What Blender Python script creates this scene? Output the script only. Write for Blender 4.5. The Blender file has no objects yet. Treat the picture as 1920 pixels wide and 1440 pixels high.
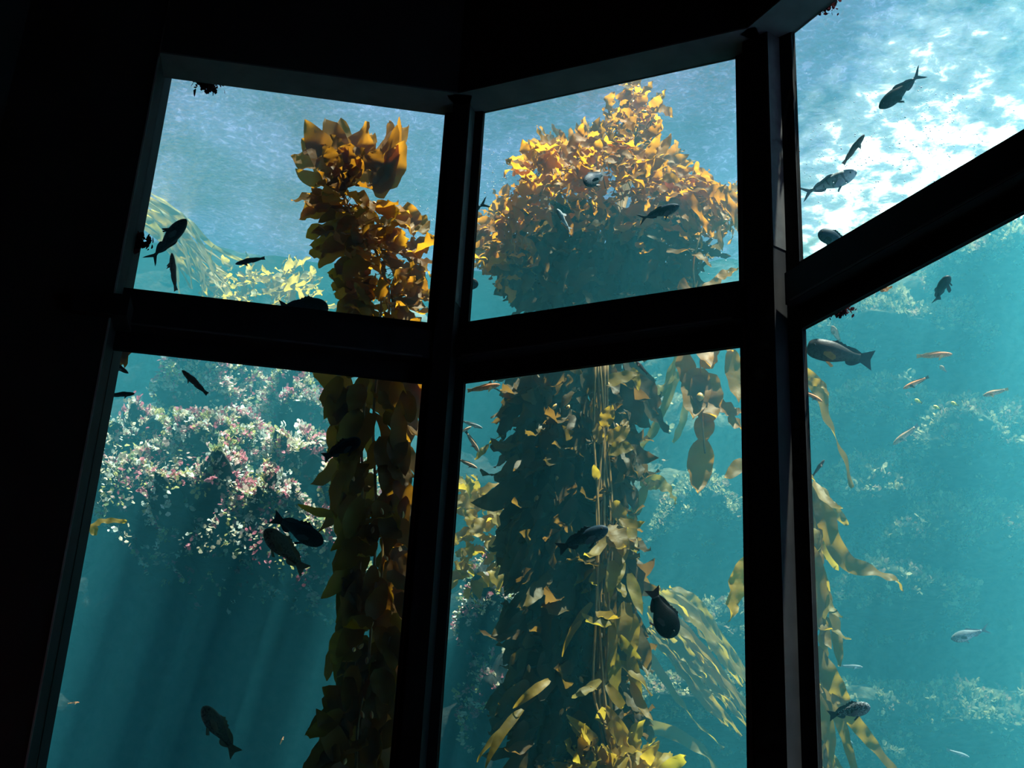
import bpy, math, random
import numpy as np
from mathutils import Vector, Matrix

random.seed(11)
R = np.random.default_rng(11)
C = bpy.context.scene.collection
SC = bpy.context.scene

# ------------------------------------------------------------------ camera
F_PX, PITCH, ROLL = 2536.2, 0.4055, -0.0563
EYE = np.array([0.0, 0.0, 1.6])
cam = bpy.data.cameras.new('camera')
cam.sensor_fit = 'HORIZONTAL'
cam.sensor_width = 36.0
cam.lens = 36.0 * F_PX / 1920.0
cam.clip_start = 0.05
cam.clip_end = 200
cam_o = bpy.data.objects.new('camera', cam)
C.objects.link(cam_o)
_cp, _sp = math.cos(PITCH), math.sin(PITCH)
FWD = np.array([0, _cp, _sp])
_u0, _v0 = np.array([1.0, 0, 0]), np.array([0, -_sp, _cp])
# image right / up axes after the roll
_cr, _sr = math.cos(ROLL), math.sin(ROLL)
CX = _u0 * _cr - _v0 * _sr
CY = _u0 * _sr + _v0 * _cr
cam_o.matrix_world = Matrix(((CX[0], CY[0], -FWD[0], EYE[0]), (CX[1], CY[1], -FWD[1], EYE[1]),
                             (CX[2], CY[2], -FWD[2], EYE[2]), (0, 0, 0, 1)))
SC.camera = cam_o

# ------------------------------------------------------------------ light and exposure
SC.view_settings.view_transform = 'Standard'
SC.view_settings.look = 'None'
SC.view_settings.gamma = 1.0
SC.view_settings.exposure = 0.32
SC.cycles.use_denoising = True
SC.cycles.max_bounces = 8
SC.cycles.diffuse_bounces = 3
SC.cycles.glossy_bounces = 2
SC.cycles.transmission_bounces = 4
SC.cycles.volume_bounces = 2
SC.cycles.transparent_max_bounces = 16
SC.cycles.sample_clamp_indirect = 4.0
SC.cycles.sample_clamp_direct = 30.0
SC.cycles.caustics_reflective = False
SC.cycles.caustics_refractive = False

SUN_ELEV, SUN_AZ, SUN_POWER = math.radians(74), math.radians(132), 98.0
SUN_COLOR = (1.0, 0.93, 0.80)
SKY_COLOR, SKY_POWER = (0.52, 0.50, 1.0), 1.15
sl = bpy.data.lights.new('sun', 'SUN')
sl.energy = SUN_POWER
sl.color = SUN_COLOR
sl.angle = math.radians(0.9)
so = bpy.data.objects.new('sun', sl)
C.objects.link(so)
sun_dir = Vector((math.sin(SUN_AZ) * math.cos(SUN_ELEV), math.cos(SUN_AZ) * math.cos(SUN_ELEV), math.sin(SUN_ELEV)))
so.rotation_euler = sun_dir.to_track_quat('Z', 'Y').to_euler()
so.location = (0, 10, 20)

world = bpy.data.worlds.new('sky')
SC.world = world
world.use_nodes = True
bg = world.node_tree.nodes['Background']
bg.inputs[0].default_value = (*SKY_COLOR, 1)
bg.inputs[1].default_value = SKY_POWER

# dim red sign glow that reaches the wall at the visitor side
rl = bpy.data.lights.new('red_sign_lamp', 'POINT')
rl.energy = 4.0
rl.color = (1, 0.12, 0.06)
rl.shadow_soft_size = 0.1
ro = bpy.data.objects.new('red_sign_lamp', rl)
ro.location = (-3.75, 6.1, 2.2)
C.objects.link(ro)

# ------------------------------------------------------------------ geometry of the window
L0, L1 = np.array([-2.5203, 7.7848]), np.array([-0.5803, 8.048])
M0, M1 = np.array([-0.3098, 8.0]), np.array([1.332, 7.2244])
R0 = np.array([1.6377, 6.9449])
PHI = -1.0765
RD = np.array([math.cos(PHI), math.sin(PHI)])
R1 = R0 + 1.93 * RD
HT, HU, HL = 5.5102 + 1.6, 3.8626 + 1.6, 3.4291 + 1.6   # top of panes, top and bottom of the transom
H_SILL, H_CEIL, H_SURF, H_BED = 1.0, 9.6, 8.9, -0.3
Y_BACK = 14.6
FACETS = [(L0, L1), (M0, M1), (R0, R1)]


def ray(px, py):
    d = FWD * F_PX + CX * (px - 960.0) + CY * (720.0 - py)
    return d / np.linalg.norm(d)


def at_y(px, py, y):
    """the point seen at this pixel on the upright plane y = const"""
    d = ray(px, py)
    return EYE + d * ((y - EYE[1]) / d[1])


def at_z(px, py, z):
    d = ray(px, py)
    return EYE + d * ((z - EYE[2]) / d[2])


def at(px, py, behind):
    """the point seen at this pixel, `behind` metres beyond the glass"""
    d = ray(px, py)
    best = None
    xsplit1, xsplit2 = 873 - 0.079 * (py - 200), 1428 + 0.027 * (py - 105)
    a, b = FACETS[0 if px < xsplit1 else 1 if px < xsplit2 else 2]
    e = b - a
    n = np.array([-e[1], e[0]])
    t = np.dot(n, a - EYE[:2]) / np.dot(n, d[:2])
    return EYE + d * (t + behind)


# ------------------------------------------------------------------ helpers
class MB:
    """collects vertices and faces, then links them as one mesh"""

    def __init__(self):
        self.v, self.f, self.n = [], [], 0
        self.col = []

    def add(self, v, f, col=None):
        v = np.asarray(v, float).reshape(-1, 3)
        self.v.append(v)
        for q in f:
            self.f.append(tuple(int(i) + self.n for i in q))
        self.n += len(v)
        if col is not None:
            self.col.append(np.tile(np.asarray(col, float), (len(v), 1)))
        return self

    def box(self, lo, hi):
        (x0, y0, z0), (x1, y1, z1) = lo, hi
        return self.add([(x0, y0, z0), (x1, y0, z0), (x1, y1, z0), (x0, y1, z0), (x0, y0, z1), (x1, y0, z1), (x1, y1, z1), (x0, y1, z1)],
                        [(3, 2, 1, 0), (4, 5, 6, 7), (0, 1, 5, 4), (1, 2, 6, 5), (2, 3, 7, 6), (3, 0, 4, 7)])

    def prism(self, poly, z0, z1):
        """upright prism over a plan polygon (counter-clockwise)"""
        n = len(poly)
        a = 0.5 * sum(poly[i][0] * poly[(i + 1) % n][1] - poly[(i + 1) % n][0] * poly[i][1] for i in range(n))
        if a < 0:
            poly = poly[::-1]
        v = [(p[0], p[1], z0) for p in poly] + [(p[0], p[1], z1) for p in poly]
        f = [tuple(range(n))[::-1], tuple(range(n, 2 * n))] + [(i, (i + 1) % n, n + (i + 1) % n, n + i) for i in range(n)]
        return self.add(v, f)

    def tube(self, pts, rad, k=6, col=None):
        pts = np.asarray(pts, float)
        n = len(pts)
        rad = np.broadcast_to(rad, (n,))
        t = np.gradient(pts, axis=0)
        t /= np.linalg.norm(t, axis=1)[:, None] + 1e-9
        up = np.array([0.3, 1.0, 0.12])
        v = []
        for i in range(n):
            a = np.cross(t[i], up)
            a /= np.linalg.norm(a) + 1e-9
            b = np.cross(t[i], a)
            for j in range(k):
                q = 2 * math.pi * j / k
                v.append(pts[i] + rad[i] * (a * math.cos(q) + b * math.sin(q)))
        f = [(i * k + j, i * k + (j + 1) % k, (i + 1) * k + (j + 1) % k, (i + 1) * k + j) for i in range(n - 1) for j in range(k)]
        f += [tuple(range(k))[::-1], tuple(range((n - 1) * k, n * k))]
        return self.add(v, f, col)

    def build(self, name, mat, parent=None, smooth=True, colors=False):
        me = bpy.data.meshes.new(name)
        me.from_pydata(np.concatenate(self.v).tolist() if self.v else [], [], self.f)
        if colors and self.col:
            ca = me.color_attributes.new('tone', 'FLOAT_COLOR', 'POINT')
            c = np.concatenate(self.col)
            ca.data.foreach_set('color', np.hstack([c, np.ones((len(c), 1))]).astype(np.float32).ravel())
        me.materials.append(mat)
        if smooth:
            me.polygons.foreach_set('use_smooth', [True] * len(me.polygons))
        o = bpy.data.objects.new(name, me)
        C.objects.link(o)
        if parent is not None:
            o.parent = parent
            o.matrix_parent_inverse = Matrix.Translation(parent.location).inverted()
        return o


def tag(o, label=None, cat=None, group=None, kind=None):
    if label:
        o['label'] = label
    if cat:
        o['category'] = cat
    if group:
        o['group'] = group
    if kind:
        o['kind'] = kind
    return o


def empty(name, loc, label, cat, group=None):
    o = bpy.data.objects.new(name, None)
    o.empty_display_size = 0.1
    o.location = loc
    C.objects.link(o)
    return tag(o, label, cat, group)


# ------------------------------------------------------------------ materials
def new_mat(name):
    m = bpy.data.materials.new(name)
    m.use_nodes = True
    nt = m.node_tree
    nt.nodes.clear()
    out = nt.nodes.new('ShaderNodeOutputMaterial')
    return m, nt, out


def N(nt, kind, **kw):
    n = nt.nodes.new(kind)
    for k, v in kw.items():
        if k.startswith('i_'):
            n.inputs[k[2:].replace('_', ' ')].default_value = v
        else:
            setattr(n, k, v)
    return n


def ramp(nt, stops):
    r = nt.nodes.new('ShaderNodeValToRGB')
    e = r.color_ramp.elements
    while len(e) < len(stops):
        e.new(0.5)
    for q, (p, c) in zip(e, stops):
        q.position = p
        q.color = (*c, 1)
    return r


def plain(name, a, b, scale=3.0, rough=0.6, spec=0.3, bump=0.0):
    m, nt, out = new_mat(name)
    p = N(nt, 'ShaderNodeBsdfPrincipled')
    tc = N(nt, 'ShaderNodeTexCoord')
    nz = N(nt, 'ShaderNodeTexNoise', i_Scale=scale, i_Detail=6.0)
    nt.links.new(tc.outputs['Object'], nz.inputs['Vector'])
    r = ramp(nt, [(0.3, a), (0.7, b)])
    nt.links.new(nz.outputs['Fac'], r.inputs[0])
    nt.links.new(r.outputs[0], p.inputs['Base Color'])
    p.inputs['Roughness'].default_value = rough
    p.inputs['Specular IOR Level'].default_value = spec
    if bump:
        bp = N(nt, 'ShaderNodeBump', i_Strength=bump, i_Distance=0.02)
        nt.links.new(nz.outputs['Fac'], bp.inputs['Height'])
        nt.links.new(bp.outputs[0], p.inputs['Normal'])
    nt.links.new(p.outputs[0], out.inputs['Surface'])
    return m


M_wall = plain('dark_plaster', (0.016, 0.015, 0.015), (0.024, 0.023, 0.022), 2.0, 0.9, 0.1, 0.15)
M_reveal = plain('grey_render', (0.065, 0.07, 0.07), (0.10, 0.105, 0.10), 5.0, 0.85, 0.15, 0.2)
M_jamb = plain('pale_render', (0.14, 0.145, 0.135), (0.20, 0.20, 0.18), 5.0, 0.85, 0.15, 0.2)
M_black = plain('black_painted_steel', (0.006, 0.006, 0.0065), (0.010, 0.010, 0.011), 8.0, 0.6, 0.10, 0.05)
M_strip = plain('lit_edge_and_slat_grey', (0.03, 0.03, 0.029), (0.05, 0.05, 0.047), 12.0, 0.6, 0.2)  # grey of the strips that draw lit edges, and of the vent slats
M_floor = plain('dark_carpet', (0.02, 0.018, 0.02), (0.03, 0.028, 0.03), 30.0, 0.95, 0.05)


def mat_glass():
    m, nt, out = new_mat('clear_acrylic')
    t = N(nt, 'ShaderNodeBsdfTransparent')
    t.inputs[0].default_value = (0.95, 0.985, 0.98, 1)
    nt.links.new(t.outputs[0], out.inputs['Surface'])
    return m


def mat_water():
    m, nt, out = new_mat('sea_water')
    s = N(nt, 'ShaderNodeVolumeScatter')
    s.inputs['Color'].default_value = (0.13, 0.77, 0.95, 1)
    s.inputs['Density'].default_value = 0.043
    s.inputs['Anisotropy'].default_value = 0.2
    a = N(nt, 'ShaderNodeVolumeAbsorption')
    a.inputs['Color'].default_value = (0.0, 0.62, 0.66, 1)
    a.inputs['Density'].default_value = 0.080
    ad = N(nt, 'ShaderNodeAddShader')
    nt.links.new(s.outputs[0], ad.inputs[0])
    nt.links.new(a.outputs[0], ad.inputs[1])
    nt.links.new(ad.outputs[0], out.inputs['Volume'])
    return m


def mat_surface():
    """rippled water skin: lets the daylight through in a wave pattern, mirrors the tank, carries patches of froth"""
    m, nt, out = new_mat('rippled_water_skin')
    L = nt.links.new
    geo = N(nt, 'ShaderNodeNewGeometry')
    mp = N(nt, 'ShaderNodeMapping')
    mp.inputs['Scale'].default_value = (1.0, 1.0, 1.0)
    L(geo.outputs['Position'], mp.inputs['Vector'])
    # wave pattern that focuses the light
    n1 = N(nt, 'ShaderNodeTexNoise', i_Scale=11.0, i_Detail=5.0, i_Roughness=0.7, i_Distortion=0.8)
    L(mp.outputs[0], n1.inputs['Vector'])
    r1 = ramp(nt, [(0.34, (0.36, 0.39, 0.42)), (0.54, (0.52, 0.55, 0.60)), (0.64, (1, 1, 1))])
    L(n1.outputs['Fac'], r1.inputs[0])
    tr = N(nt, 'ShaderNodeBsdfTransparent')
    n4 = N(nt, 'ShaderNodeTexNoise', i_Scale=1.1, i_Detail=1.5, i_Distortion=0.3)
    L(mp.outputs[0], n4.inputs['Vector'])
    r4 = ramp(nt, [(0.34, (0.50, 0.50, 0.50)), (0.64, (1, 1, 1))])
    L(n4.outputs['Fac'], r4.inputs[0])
    m4 = N(nt, 'ShaderNodeMix', data_type='RGBA', blend_type='MULTIPLY')
    m4.inputs['Factor'].default_value = 1.0
    L(r1.outputs[0], m4.inputs['A'])
    L(r4.outputs[0], m4.inputs['B'])
    L(m4.outputs['Result'], tr.inputs['Color'])
    n2 = N(nt, 'ShaderNodeTexNoise', i_Scale=18.0, i_Detail=5.0, i_Roughness=0.6, i_Distortion=0.6)
    L(mp.outputs[0], n2.inputs['Vector'])
    bp = N(nt, 'ShaderNodeBump', i_Strength=0.8, i_Distance=0.035)
    L(n2.outputs['Fac'], bp.inputs['Height'])
    gl = N(nt, 'ShaderNodeBsdfGlossy', i_Roughness=0.04)
    gl.inputs['Color'].default_value = (0.9, 0.95, 1, 1)
    L(bp.outputs[0], gl.inputs['Normal'])
    mx = N(nt, 'ShaderNodeMixShader', i_Fac=0.55)
    L(tr.outputs[0], mx.inputs[1])
    L(gl.outputs[0], mx.inputs[2])
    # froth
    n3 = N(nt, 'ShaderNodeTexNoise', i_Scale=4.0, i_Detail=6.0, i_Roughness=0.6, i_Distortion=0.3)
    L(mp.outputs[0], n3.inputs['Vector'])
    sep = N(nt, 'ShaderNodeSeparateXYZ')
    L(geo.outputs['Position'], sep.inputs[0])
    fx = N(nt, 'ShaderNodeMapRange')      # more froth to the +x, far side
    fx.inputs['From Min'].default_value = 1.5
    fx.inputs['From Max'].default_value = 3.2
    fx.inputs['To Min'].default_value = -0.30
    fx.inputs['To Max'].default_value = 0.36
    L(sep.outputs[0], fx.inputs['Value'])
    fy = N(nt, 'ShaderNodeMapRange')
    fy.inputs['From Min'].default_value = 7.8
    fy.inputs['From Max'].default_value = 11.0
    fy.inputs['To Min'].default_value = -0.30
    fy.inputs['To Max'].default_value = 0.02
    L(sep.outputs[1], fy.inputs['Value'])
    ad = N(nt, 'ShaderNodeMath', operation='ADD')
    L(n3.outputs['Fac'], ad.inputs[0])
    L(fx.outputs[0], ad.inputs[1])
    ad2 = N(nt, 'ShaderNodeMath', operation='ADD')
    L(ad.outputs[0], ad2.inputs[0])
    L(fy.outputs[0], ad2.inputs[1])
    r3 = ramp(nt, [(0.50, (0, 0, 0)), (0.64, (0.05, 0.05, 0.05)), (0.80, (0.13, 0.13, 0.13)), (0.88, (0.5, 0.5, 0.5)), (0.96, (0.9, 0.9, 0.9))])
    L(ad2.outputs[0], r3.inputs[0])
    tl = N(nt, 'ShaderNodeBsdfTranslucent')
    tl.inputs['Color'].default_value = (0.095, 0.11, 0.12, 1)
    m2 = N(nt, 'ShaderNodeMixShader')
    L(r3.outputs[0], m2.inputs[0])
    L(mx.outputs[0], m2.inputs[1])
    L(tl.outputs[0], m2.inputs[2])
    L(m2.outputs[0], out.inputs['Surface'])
    return m


def mat_kelp(name, dark, light, trans, t_fac=0.55):
    m, nt, out = new_mat(name)
    L = nt.links.new
    at_ = N(nt, 'ShaderNodeAttribute', attribute_name='tone')
    geo = N(nt, 'ShaderNodeNewGeometry')
    nz = N(nt, 'ShaderNodeTexNoise', i_Scale=14.0, i_Detail=5.0)
    L(geo.outputs['Position'], nz.inputs['Vector'])
    r = ramp(nt, [(0.3, dark), (0.75, light)])
    L(nz.outputs['Fac'], r.inputs[0])
    mul = N(nt, 'ShaderNodeMix', data_type='RGBA', blend_type='MULTIPLY')
    mul.inputs['Factor'].default_value = 1.0
    L(r.outputs[0], mul.inputs['A'])
    L(at_.outputs['Color'], mul.inputs['B'])
    mul2 = N(nt, 'ShaderNodeMix', data_type='RGBA', blend_type='MULTIPLY')
    mul2.inputs['Factor'].default_value = 1.0
    mul2.inputs['A'].default_value = (*trans, 1)
    L(at_.outputs['Color'], mul2.inputs['B'])
    d = N(nt, 'ShaderNodeBsdfDiffuse')
    L(mul.outputs['Result'], d.inputs['Color'])
    t = N(nt, 'ShaderNodeBsdfTranslucent')
    L(mul2.outputs['Result'], t.inputs['Color'])
    mx = N(nt, 'ShaderNodeMixShader', i_Fac=t_fac)
    L(d.outputs[0], mx.inputs[1])
    L(t.outputs[0], mx.inputs[2])
    g = N(nt, 'ShaderNodeBsdfGlossy', i_Roughness=0.5)
    g.inputs['Color'].default_value = (1, 0.95, 0.8, 1)
    bp = N(nt, 'ShaderNodeBump', i_Strength=0.5, i_Distance=0.012)
    L(nz.outputs['Fac'], bp.inputs['Height'])
    L(bp.outputs[0], g.inputs['Normal'])
    L(bp.outputs[0], d.inputs['Normal'])
    mg = N(nt, 'ShaderNodeMixShader', i_Fac=0.012)
    L(mx.outputs[0], mg.inputs[1])
    L(g.outputs[0], mg.inputs[2])
    L(mg.outputs[0], out.inputs['Surface'])
    return m


M_glass, M_water, M_surf = mat_glass(), mat_water(), mat_surface()
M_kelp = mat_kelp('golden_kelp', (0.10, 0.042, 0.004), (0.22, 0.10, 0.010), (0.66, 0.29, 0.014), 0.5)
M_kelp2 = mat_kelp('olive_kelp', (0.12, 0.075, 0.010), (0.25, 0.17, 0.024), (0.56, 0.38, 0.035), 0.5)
M_kelp3 = mat_kelp('shaded_brown_kelp', (0.030, 0.020, 0.006), (0.075, 0.048, 0.014), (0.20, 0.11, 0.02), 0.42)  # darker copy of the kelp: shade below the canopy put into the colour
M_stipe = plain('kelp_stipe', (0.16, 0.08, 0.02), (0.30, 0.17, 0.04), 20.0, 0.45, 0.4)
M_bulb = plain('kelp_bulb', (0.45, 0.22, 0.05), (0.62, 0.36, 0.10), 20.0, 0.3, 0.5)
M_wallrock = plain('hazy_reef_wall', (0.02, 0.026, 0.016), (0.12, 0.11, 0.06), 12.0, 0.95, 0.1, 1.0)  # far-wall haze put into the colour, paler than the reef rock
M_rock = plain('encrusted_rock', (0.006, 0.008, 0.007), (0.030, 0.028, 0.024), 12.0, 0.95, 0.1, 1.0)


def mat_attr(name, rough=0.7, trans=0.4):
    m, nt, out = new_mat(name)
    L = nt.links.new
    a = N(nt, 'ShaderNodeAttribute', attribute_name='tone')
    geo = N(nt, 'ShaderNodeNewGeometry')
    nz = N(nt, 'ShaderNodeTexNoise', i_Scale=40.0, i_Detail=3.0)
    L(geo.outputs['Position'], nz.inputs['Vector'])
    r = ramp(nt, [(0.2, (0.6, 0.6, 0.6)), (0.7, (1, 1, 1))])
    L(nz.outputs['Fac'], r.inputs[0])
    mul = N(nt, 'ShaderNodeMix', data_type='RGBA', blend_type='MULTIPLY')
    mul.inputs['Factor'].default_value = 1.0
    L(a.outputs['Color'], mul.inputs['A'])
    L(r.outputs[0], mul.inputs['B'])
    d = N(nt, 'ShaderNodeBsdfDiffuse')
    L(mul.outputs['Result'], d.inputs['Color'])
    t = N(nt, 'ShaderNodeBsdfTranslucent')
    L(mul.outputs['Result'], t.inputs['Color'])
    mx = N(nt, 'ShaderNodeMixShader', i_Fac=trans)
    L(d.outputs[0], mx.inputs[1])
    L(t.outputs[0], mx.inputs[2])
    L(mx.outputs[0], out.inputs['Surface'])
    return m


M_algae = mat_attr('mixed_algae')


def mat_fish(name, back, side, belly, spot=None, bars=0.0, spec=0.10):
    """back, flank and belly colours over the body's own height, mottled"""
    m, nt, out = new_mat(name)
    L = nt.links.new
    tc = N(nt, 'ShaderNodeTexCoord')
    sep = N(nt, 'ShaderNodeSeparateXYZ')
    L(tc.outputs['Generated'], sep.inputs[0])
    nz = N(nt, 'ShaderNodeTexNoise', i_Scale=9.0, i_Detail=5.0)
    L(tc.outputs['Generated'], nz.inputs['Vector'])
    mr = N(nt, 'ShaderNodeMath', operation='MULTIPLY_ADD')
    L(nz.outputs['Fac'], mr.inputs[0])
    mr.inputs[1].default_value = 0.35
    ms = N(nt, 'ShaderNodeMath', operation='SUBTRACT')
    L(sep.outputs[2], ms.inputs[0])
    ms.inputs[1].default_value = 0.175
    L(ms.outputs[0], mr.inputs[2])
    r = ramp(nt, [(0.15, belly), (0.5, side), (0.85, back)])
    L(mr.outputs[0], r.inputs[0])
    colr = r.outputs[0]
    if spot or bars:
        n2 = N(nt, 'ShaderNodeTexNoise', i_Scale=(5.0 if bars else 14.0), i_Detail=2.0)
        mp = N(nt, 'ShaderNodeMapping')
        mp.inputs['Scale'].default_value = (2.4, 0.2, 0.35) if bars else (1.6, 0.6, 1.0)
        L(tc.outputs['Generated'], mp.inputs['Vector'])
        L(mp.outputs[0], n2.inputs['Vector'])
        r2 = ramp(nt, [(0.50, (0, 0, 0)), (0.58, (1, 1, 1))])
        L(n2.outputs['Fac'], r2.inputs[0])
        mx = N(nt, 'ShaderNodeMix', data_type='RGBA')
        L(r2.outputs[0], mx.inputs['Factor'])
        L(colr, mx.inputs['A'])
        mx.inputs['B'].default_value = (*(spot or back), 1)
        colr = mx.outputs['Result']
    p = N(nt, 'ShaderNodeBsdfPrincipled', i_Roughness=0.42)
    p.inputs['Specular IOR Level'].default_value = spec
    L(colr, p.inputs['Base Color'])
    v = N(nt, 'ShaderNodeTexVoronoi', i_Scale=38.0)
    L(tc.outputs['Generated'], v.inputs['Vector'])
    bp = N(nt, 'ShaderNodeBump', i_Strength=0.25, i_Distance=0.004)
    L(v.outputs['Distance'], bp.inputs['Height'])
    L(bp.outputs[0], p.inputs['Normal'])
    L(p.outputs[0], out.inputs['Surface'])
    return m


# ------------------------------------------------------------------ the visitor side: walls, frame, panes
def off(p, q, d):
    """normal of the line p-q towards the room, times d"""
    e = np.asarray(q) - np.asarray(p)
    n = np.array([e[1], -e[0]]) / np.linalg.norm(e)
    return n * d


def strip_plan(p, q, front, back, ext0=0.0, ext1=0.0):
    """plan rectangle along p-q from `front` metres on the room side to `back` metres on the water side"""
    p, q = np.asarray(p, float), np.asarray(q, float)
    e = (q - p) / np.linalg.norm(q - p)
    p, q = p - e * ext0, q + e * ext1
    n = off(p, q, 1.0)
    return [p + n * front, q + n * front, q - n * back, p - n * back]


def struct(mb, name, mat, parent=None, smooth=False):
    o = mb.build(name, mat, parent, smooth)
    if parent is None:
        o['kind'] = 'structure'
    return o


struct(MB().box((-6, -5, -0.2), (4.2, 9.5, 0.0)), 'floor', M_floor)
struct(MB().prism([(-6, -5), (4.2, -5), (4.2, 4.4), R1 + 0.3 * RD, R0 - off(R0, R1, .03), M1 - off(M0, M1, .03), M0 - off(M0, M1, .03), L1 - off(L0, L1, .03), L0 - off(L0, L1, .03), (-6, 7.6)], H_CEIL, H_CEIL + 0.2), 'ceiling', M_wall)
# side wall beyond the pane on the visitors' left hand
eL = (L1 - L0) / np.linalg.norm(L1 - L0)
aL = math.radians(8 + 34)
W0 = L0 + off(L0, L1, 0.24)
W1 = W0 - 0.9 * eL
W2 = W1 + 2.6 * np.array([-math.cos(aL), -math.sin(aL)])
struct(MB().prism([W0, W1, W2, W2 + (-0.3, 0.3), L0 - 1.2 * eL - off(L0, L1, 0.35), L0 - off(L0, L1, 0.35)], 0, H_CEIL), 'wall_left', M_wall)
struct(MB().box((W2[0] - 0.3, -5, 0), (W2[0], W2[1] + 0.1, H_CEIL)), 'wall_left_return', M_wall)
struct(MB().box((-6, -5.2, 0), (4.2, -5, H_CEIL)), 'wall_back', M_wall)
RX = R1 + 0.14 * RD
struct(MB().prism([RX, RX + (0.25, 0.1), (4.0, -5), (3.7, -5)], 0, H_CEIL), 'wall_right', M_wall)
# jamb with its pale reveal
jam = MB().prism([L0 + off(L0, L1, 0.245), L0 + off(L0, L1, 0.245) - 0.012 * eL, L0 - off(L0, L1, 0.03) - 0.012 * eL, L0 - off(L0, L1, 0.03)], 0.0, H_CEIL - 0.5)
struct(jam, 'trim_jamb', M_jamb)
# header walls (their pale soffit is the band over the upper panes) and sill walls
for k, (a, b) in enumerate(FACETS, 1):
    e0, e1 = (0.05, 0.16) if k == 1 else (0.16, 0.2) if k == 2 else (0.2, 0.25)
    struct(MB().prism(strip_plan(a, b, 0.25, 0.03, e0 if k > 1 else 0.0, e1), HT + 0.012, H_CEIL), f'wall_header_{k}', M_wall)
    struct(MB().prism(strip_plan(a, b, 0.25, 0.03, e0 if k > 1 else 0.0, e1), HT, HT + 0.012), f'trim_soffit_{k}', M_reveal)
    struct(MB().prism(strip_plan(a, b, 0.05, 0.25, e0 if k > 1 else 0.0, e1), 0.0, H_SILL), f'wall_sill_{k}', M_wall)
# posts
def post(name, a0, a1, b0, b1):
    """upright between facet a0-a1 and facet b0-b1: two glazing frames, a nosing, paler strips that stand for its lit edges"""
    na, nb = off(a0, a1, 1.0), off(b0, b1, 1.0)
    o = struct(MB().prism([a1, b0, b0 - nb * 0.03, (a1 + b0) / 2 - (na + nb) * 0.05, a1 - na * 0.03], 0, H_CEIL - 0.3), name, M_black)
    w = b0 - a1
    n = off(a1, b0, 1.0)
    struct(MB().prism([a1 + w * 0.22, a1 + w * 0.78, a1 + w * 0.72 + n * 0.10, a1 + w * 0.28 + n * 0.10], 0, HT - 0.005), 'post_nosing', M_black, o)
    struct(MB().prism([a1 + w * 0.70 + n * 0.101, a1 + w * 0.73 + n * 0.101, a1 + w * 0.79 + n * 0.001, a1 + w * 0.76 + n * 0.001], HU + 0.1, HT - 0.01), 'lit_edge_strip', M_strip, o)  # lit face of the nosing put in as a paler strip
    struct(MB().prism([a1 + w * 0.05 + n * 0.001, a1 + w * 0.10 + n * 0.001, a1 + w * 0.10 + n * 0.006, a1 + w * 0.05 + n * 0.006], 0, HT - 0.01), 'lit_edge_strip', M_strip, o)  # thin lit line of the post, drawn as a paler strip
    return o


post('trim_post_1', L0, L1, M0, M1)
post('trim_post_2', M0, M1, R0, R1)
RN = R1 + 0.36 * RD
struct(MB().prism([R1, RN, RN - off(R0, R1, .2), R1 - off(R0, R1, .2)], 0, H_CEIL - 0.3), 'trim_post_3', M_black)
# transom, in two heights: the bar and a nosing with a small ledge
for k, (a, b) in enumerate(FACETS, 1):
    x0, x1 = (0.0, 0.0)
    o = struct(MB().prism(strip_plan(a, b, 0.0, 0.03, 0.02, 0.02), HL, HU), f'trim_transom_{k}', M_black)
    d = 0.10
    struct(MB().prism(strip_plan(a, b, d, 0.0, 0.20 if k == 1 else 0.02, 0.05), HL + 0.13, HU - 0.10), 'transom_nosing', M_black, o)
    struct(MB().prism(strip_plan(a, b, d + 0.004, 0.0, -0.02, -0.02), HL + 0.135, HL + 0.147), 'lit_ledge_strip', M_strip, o)  # the transom's faint lit line put in as a paler strip
bar = MB().prism(strip_plan(L0, L0 + eL * 0.1, 0.30, -0.05, 0.24, 0.0), HL + 0.10, HU - 0.19)
struct(bar, 'trim_bracket', M_black)
# panes
names = ['lower', 'upper']
wi = 0
for (a, b) in FACETS:
    for z0, z1 in ((H_SILL, HL), (HU, HT)):
        wi += 1
        o = struct(MB().prism(strip_plan(a, b, -0.005, 0.06, 0.0, 0.0), z0, z1), f'window_{wi}', M_glass)
# wall vent, barely seen
vc = at_y(128, 350, 7.2)
v = empty('wall_vent', vc, 'faint dark slatted vent on the black wall beside the window', 'vent')

# ------------------------------------------------------------------ the tank
struct(MB().box((-9, 7.0, H_BED - 0.3), (12, Y_BACK + 1.5, H_BED)), 'floor_tank', M_rock)
water_plan = [L0 - off(L0, L1, .1), L1 - off(L0, L1, .1), M0 - off(M0, M1, .1), M1 - off(M0, M1, .1), R0 - off(R0, R1, .1), R1 - off(R0, R1, .1),
              R1 + 0.25 * RD - off(R0, R1, .1), R1 + np.array([0.9, -0.2]), np.array([11.0, 5.0]), np.array([11.0, Y_BACK]), np.array([-8.0, Y_BACK]), np.array([-8.0, 7.6])]
w = MB().prism(water_plan, H_BED, H_SURF).build('water', M_water, None, False)
tag(w, kind='structure')
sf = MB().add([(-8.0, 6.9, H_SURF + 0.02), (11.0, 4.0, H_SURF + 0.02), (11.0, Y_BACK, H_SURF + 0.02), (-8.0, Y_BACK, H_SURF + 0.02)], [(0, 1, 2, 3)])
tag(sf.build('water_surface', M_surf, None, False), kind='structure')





def fbm(p, seed=0, octs=4, f=1.0):
    """cheap smooth 3-D noise, -1..1"""
    rg = np.random.default_rng(seed)
    out = np.zeros(len(p))
    amp = 1.0
    for _ in range(octs):
        for _k in range(3):
            k = rg.normal(size=3) * f * 2.0
            out += amp * np.sin(p @ k + rg.uniform(0, 6.28)) / 3
        f *= 1.9
        amp *= 0.55
    return out


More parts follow.
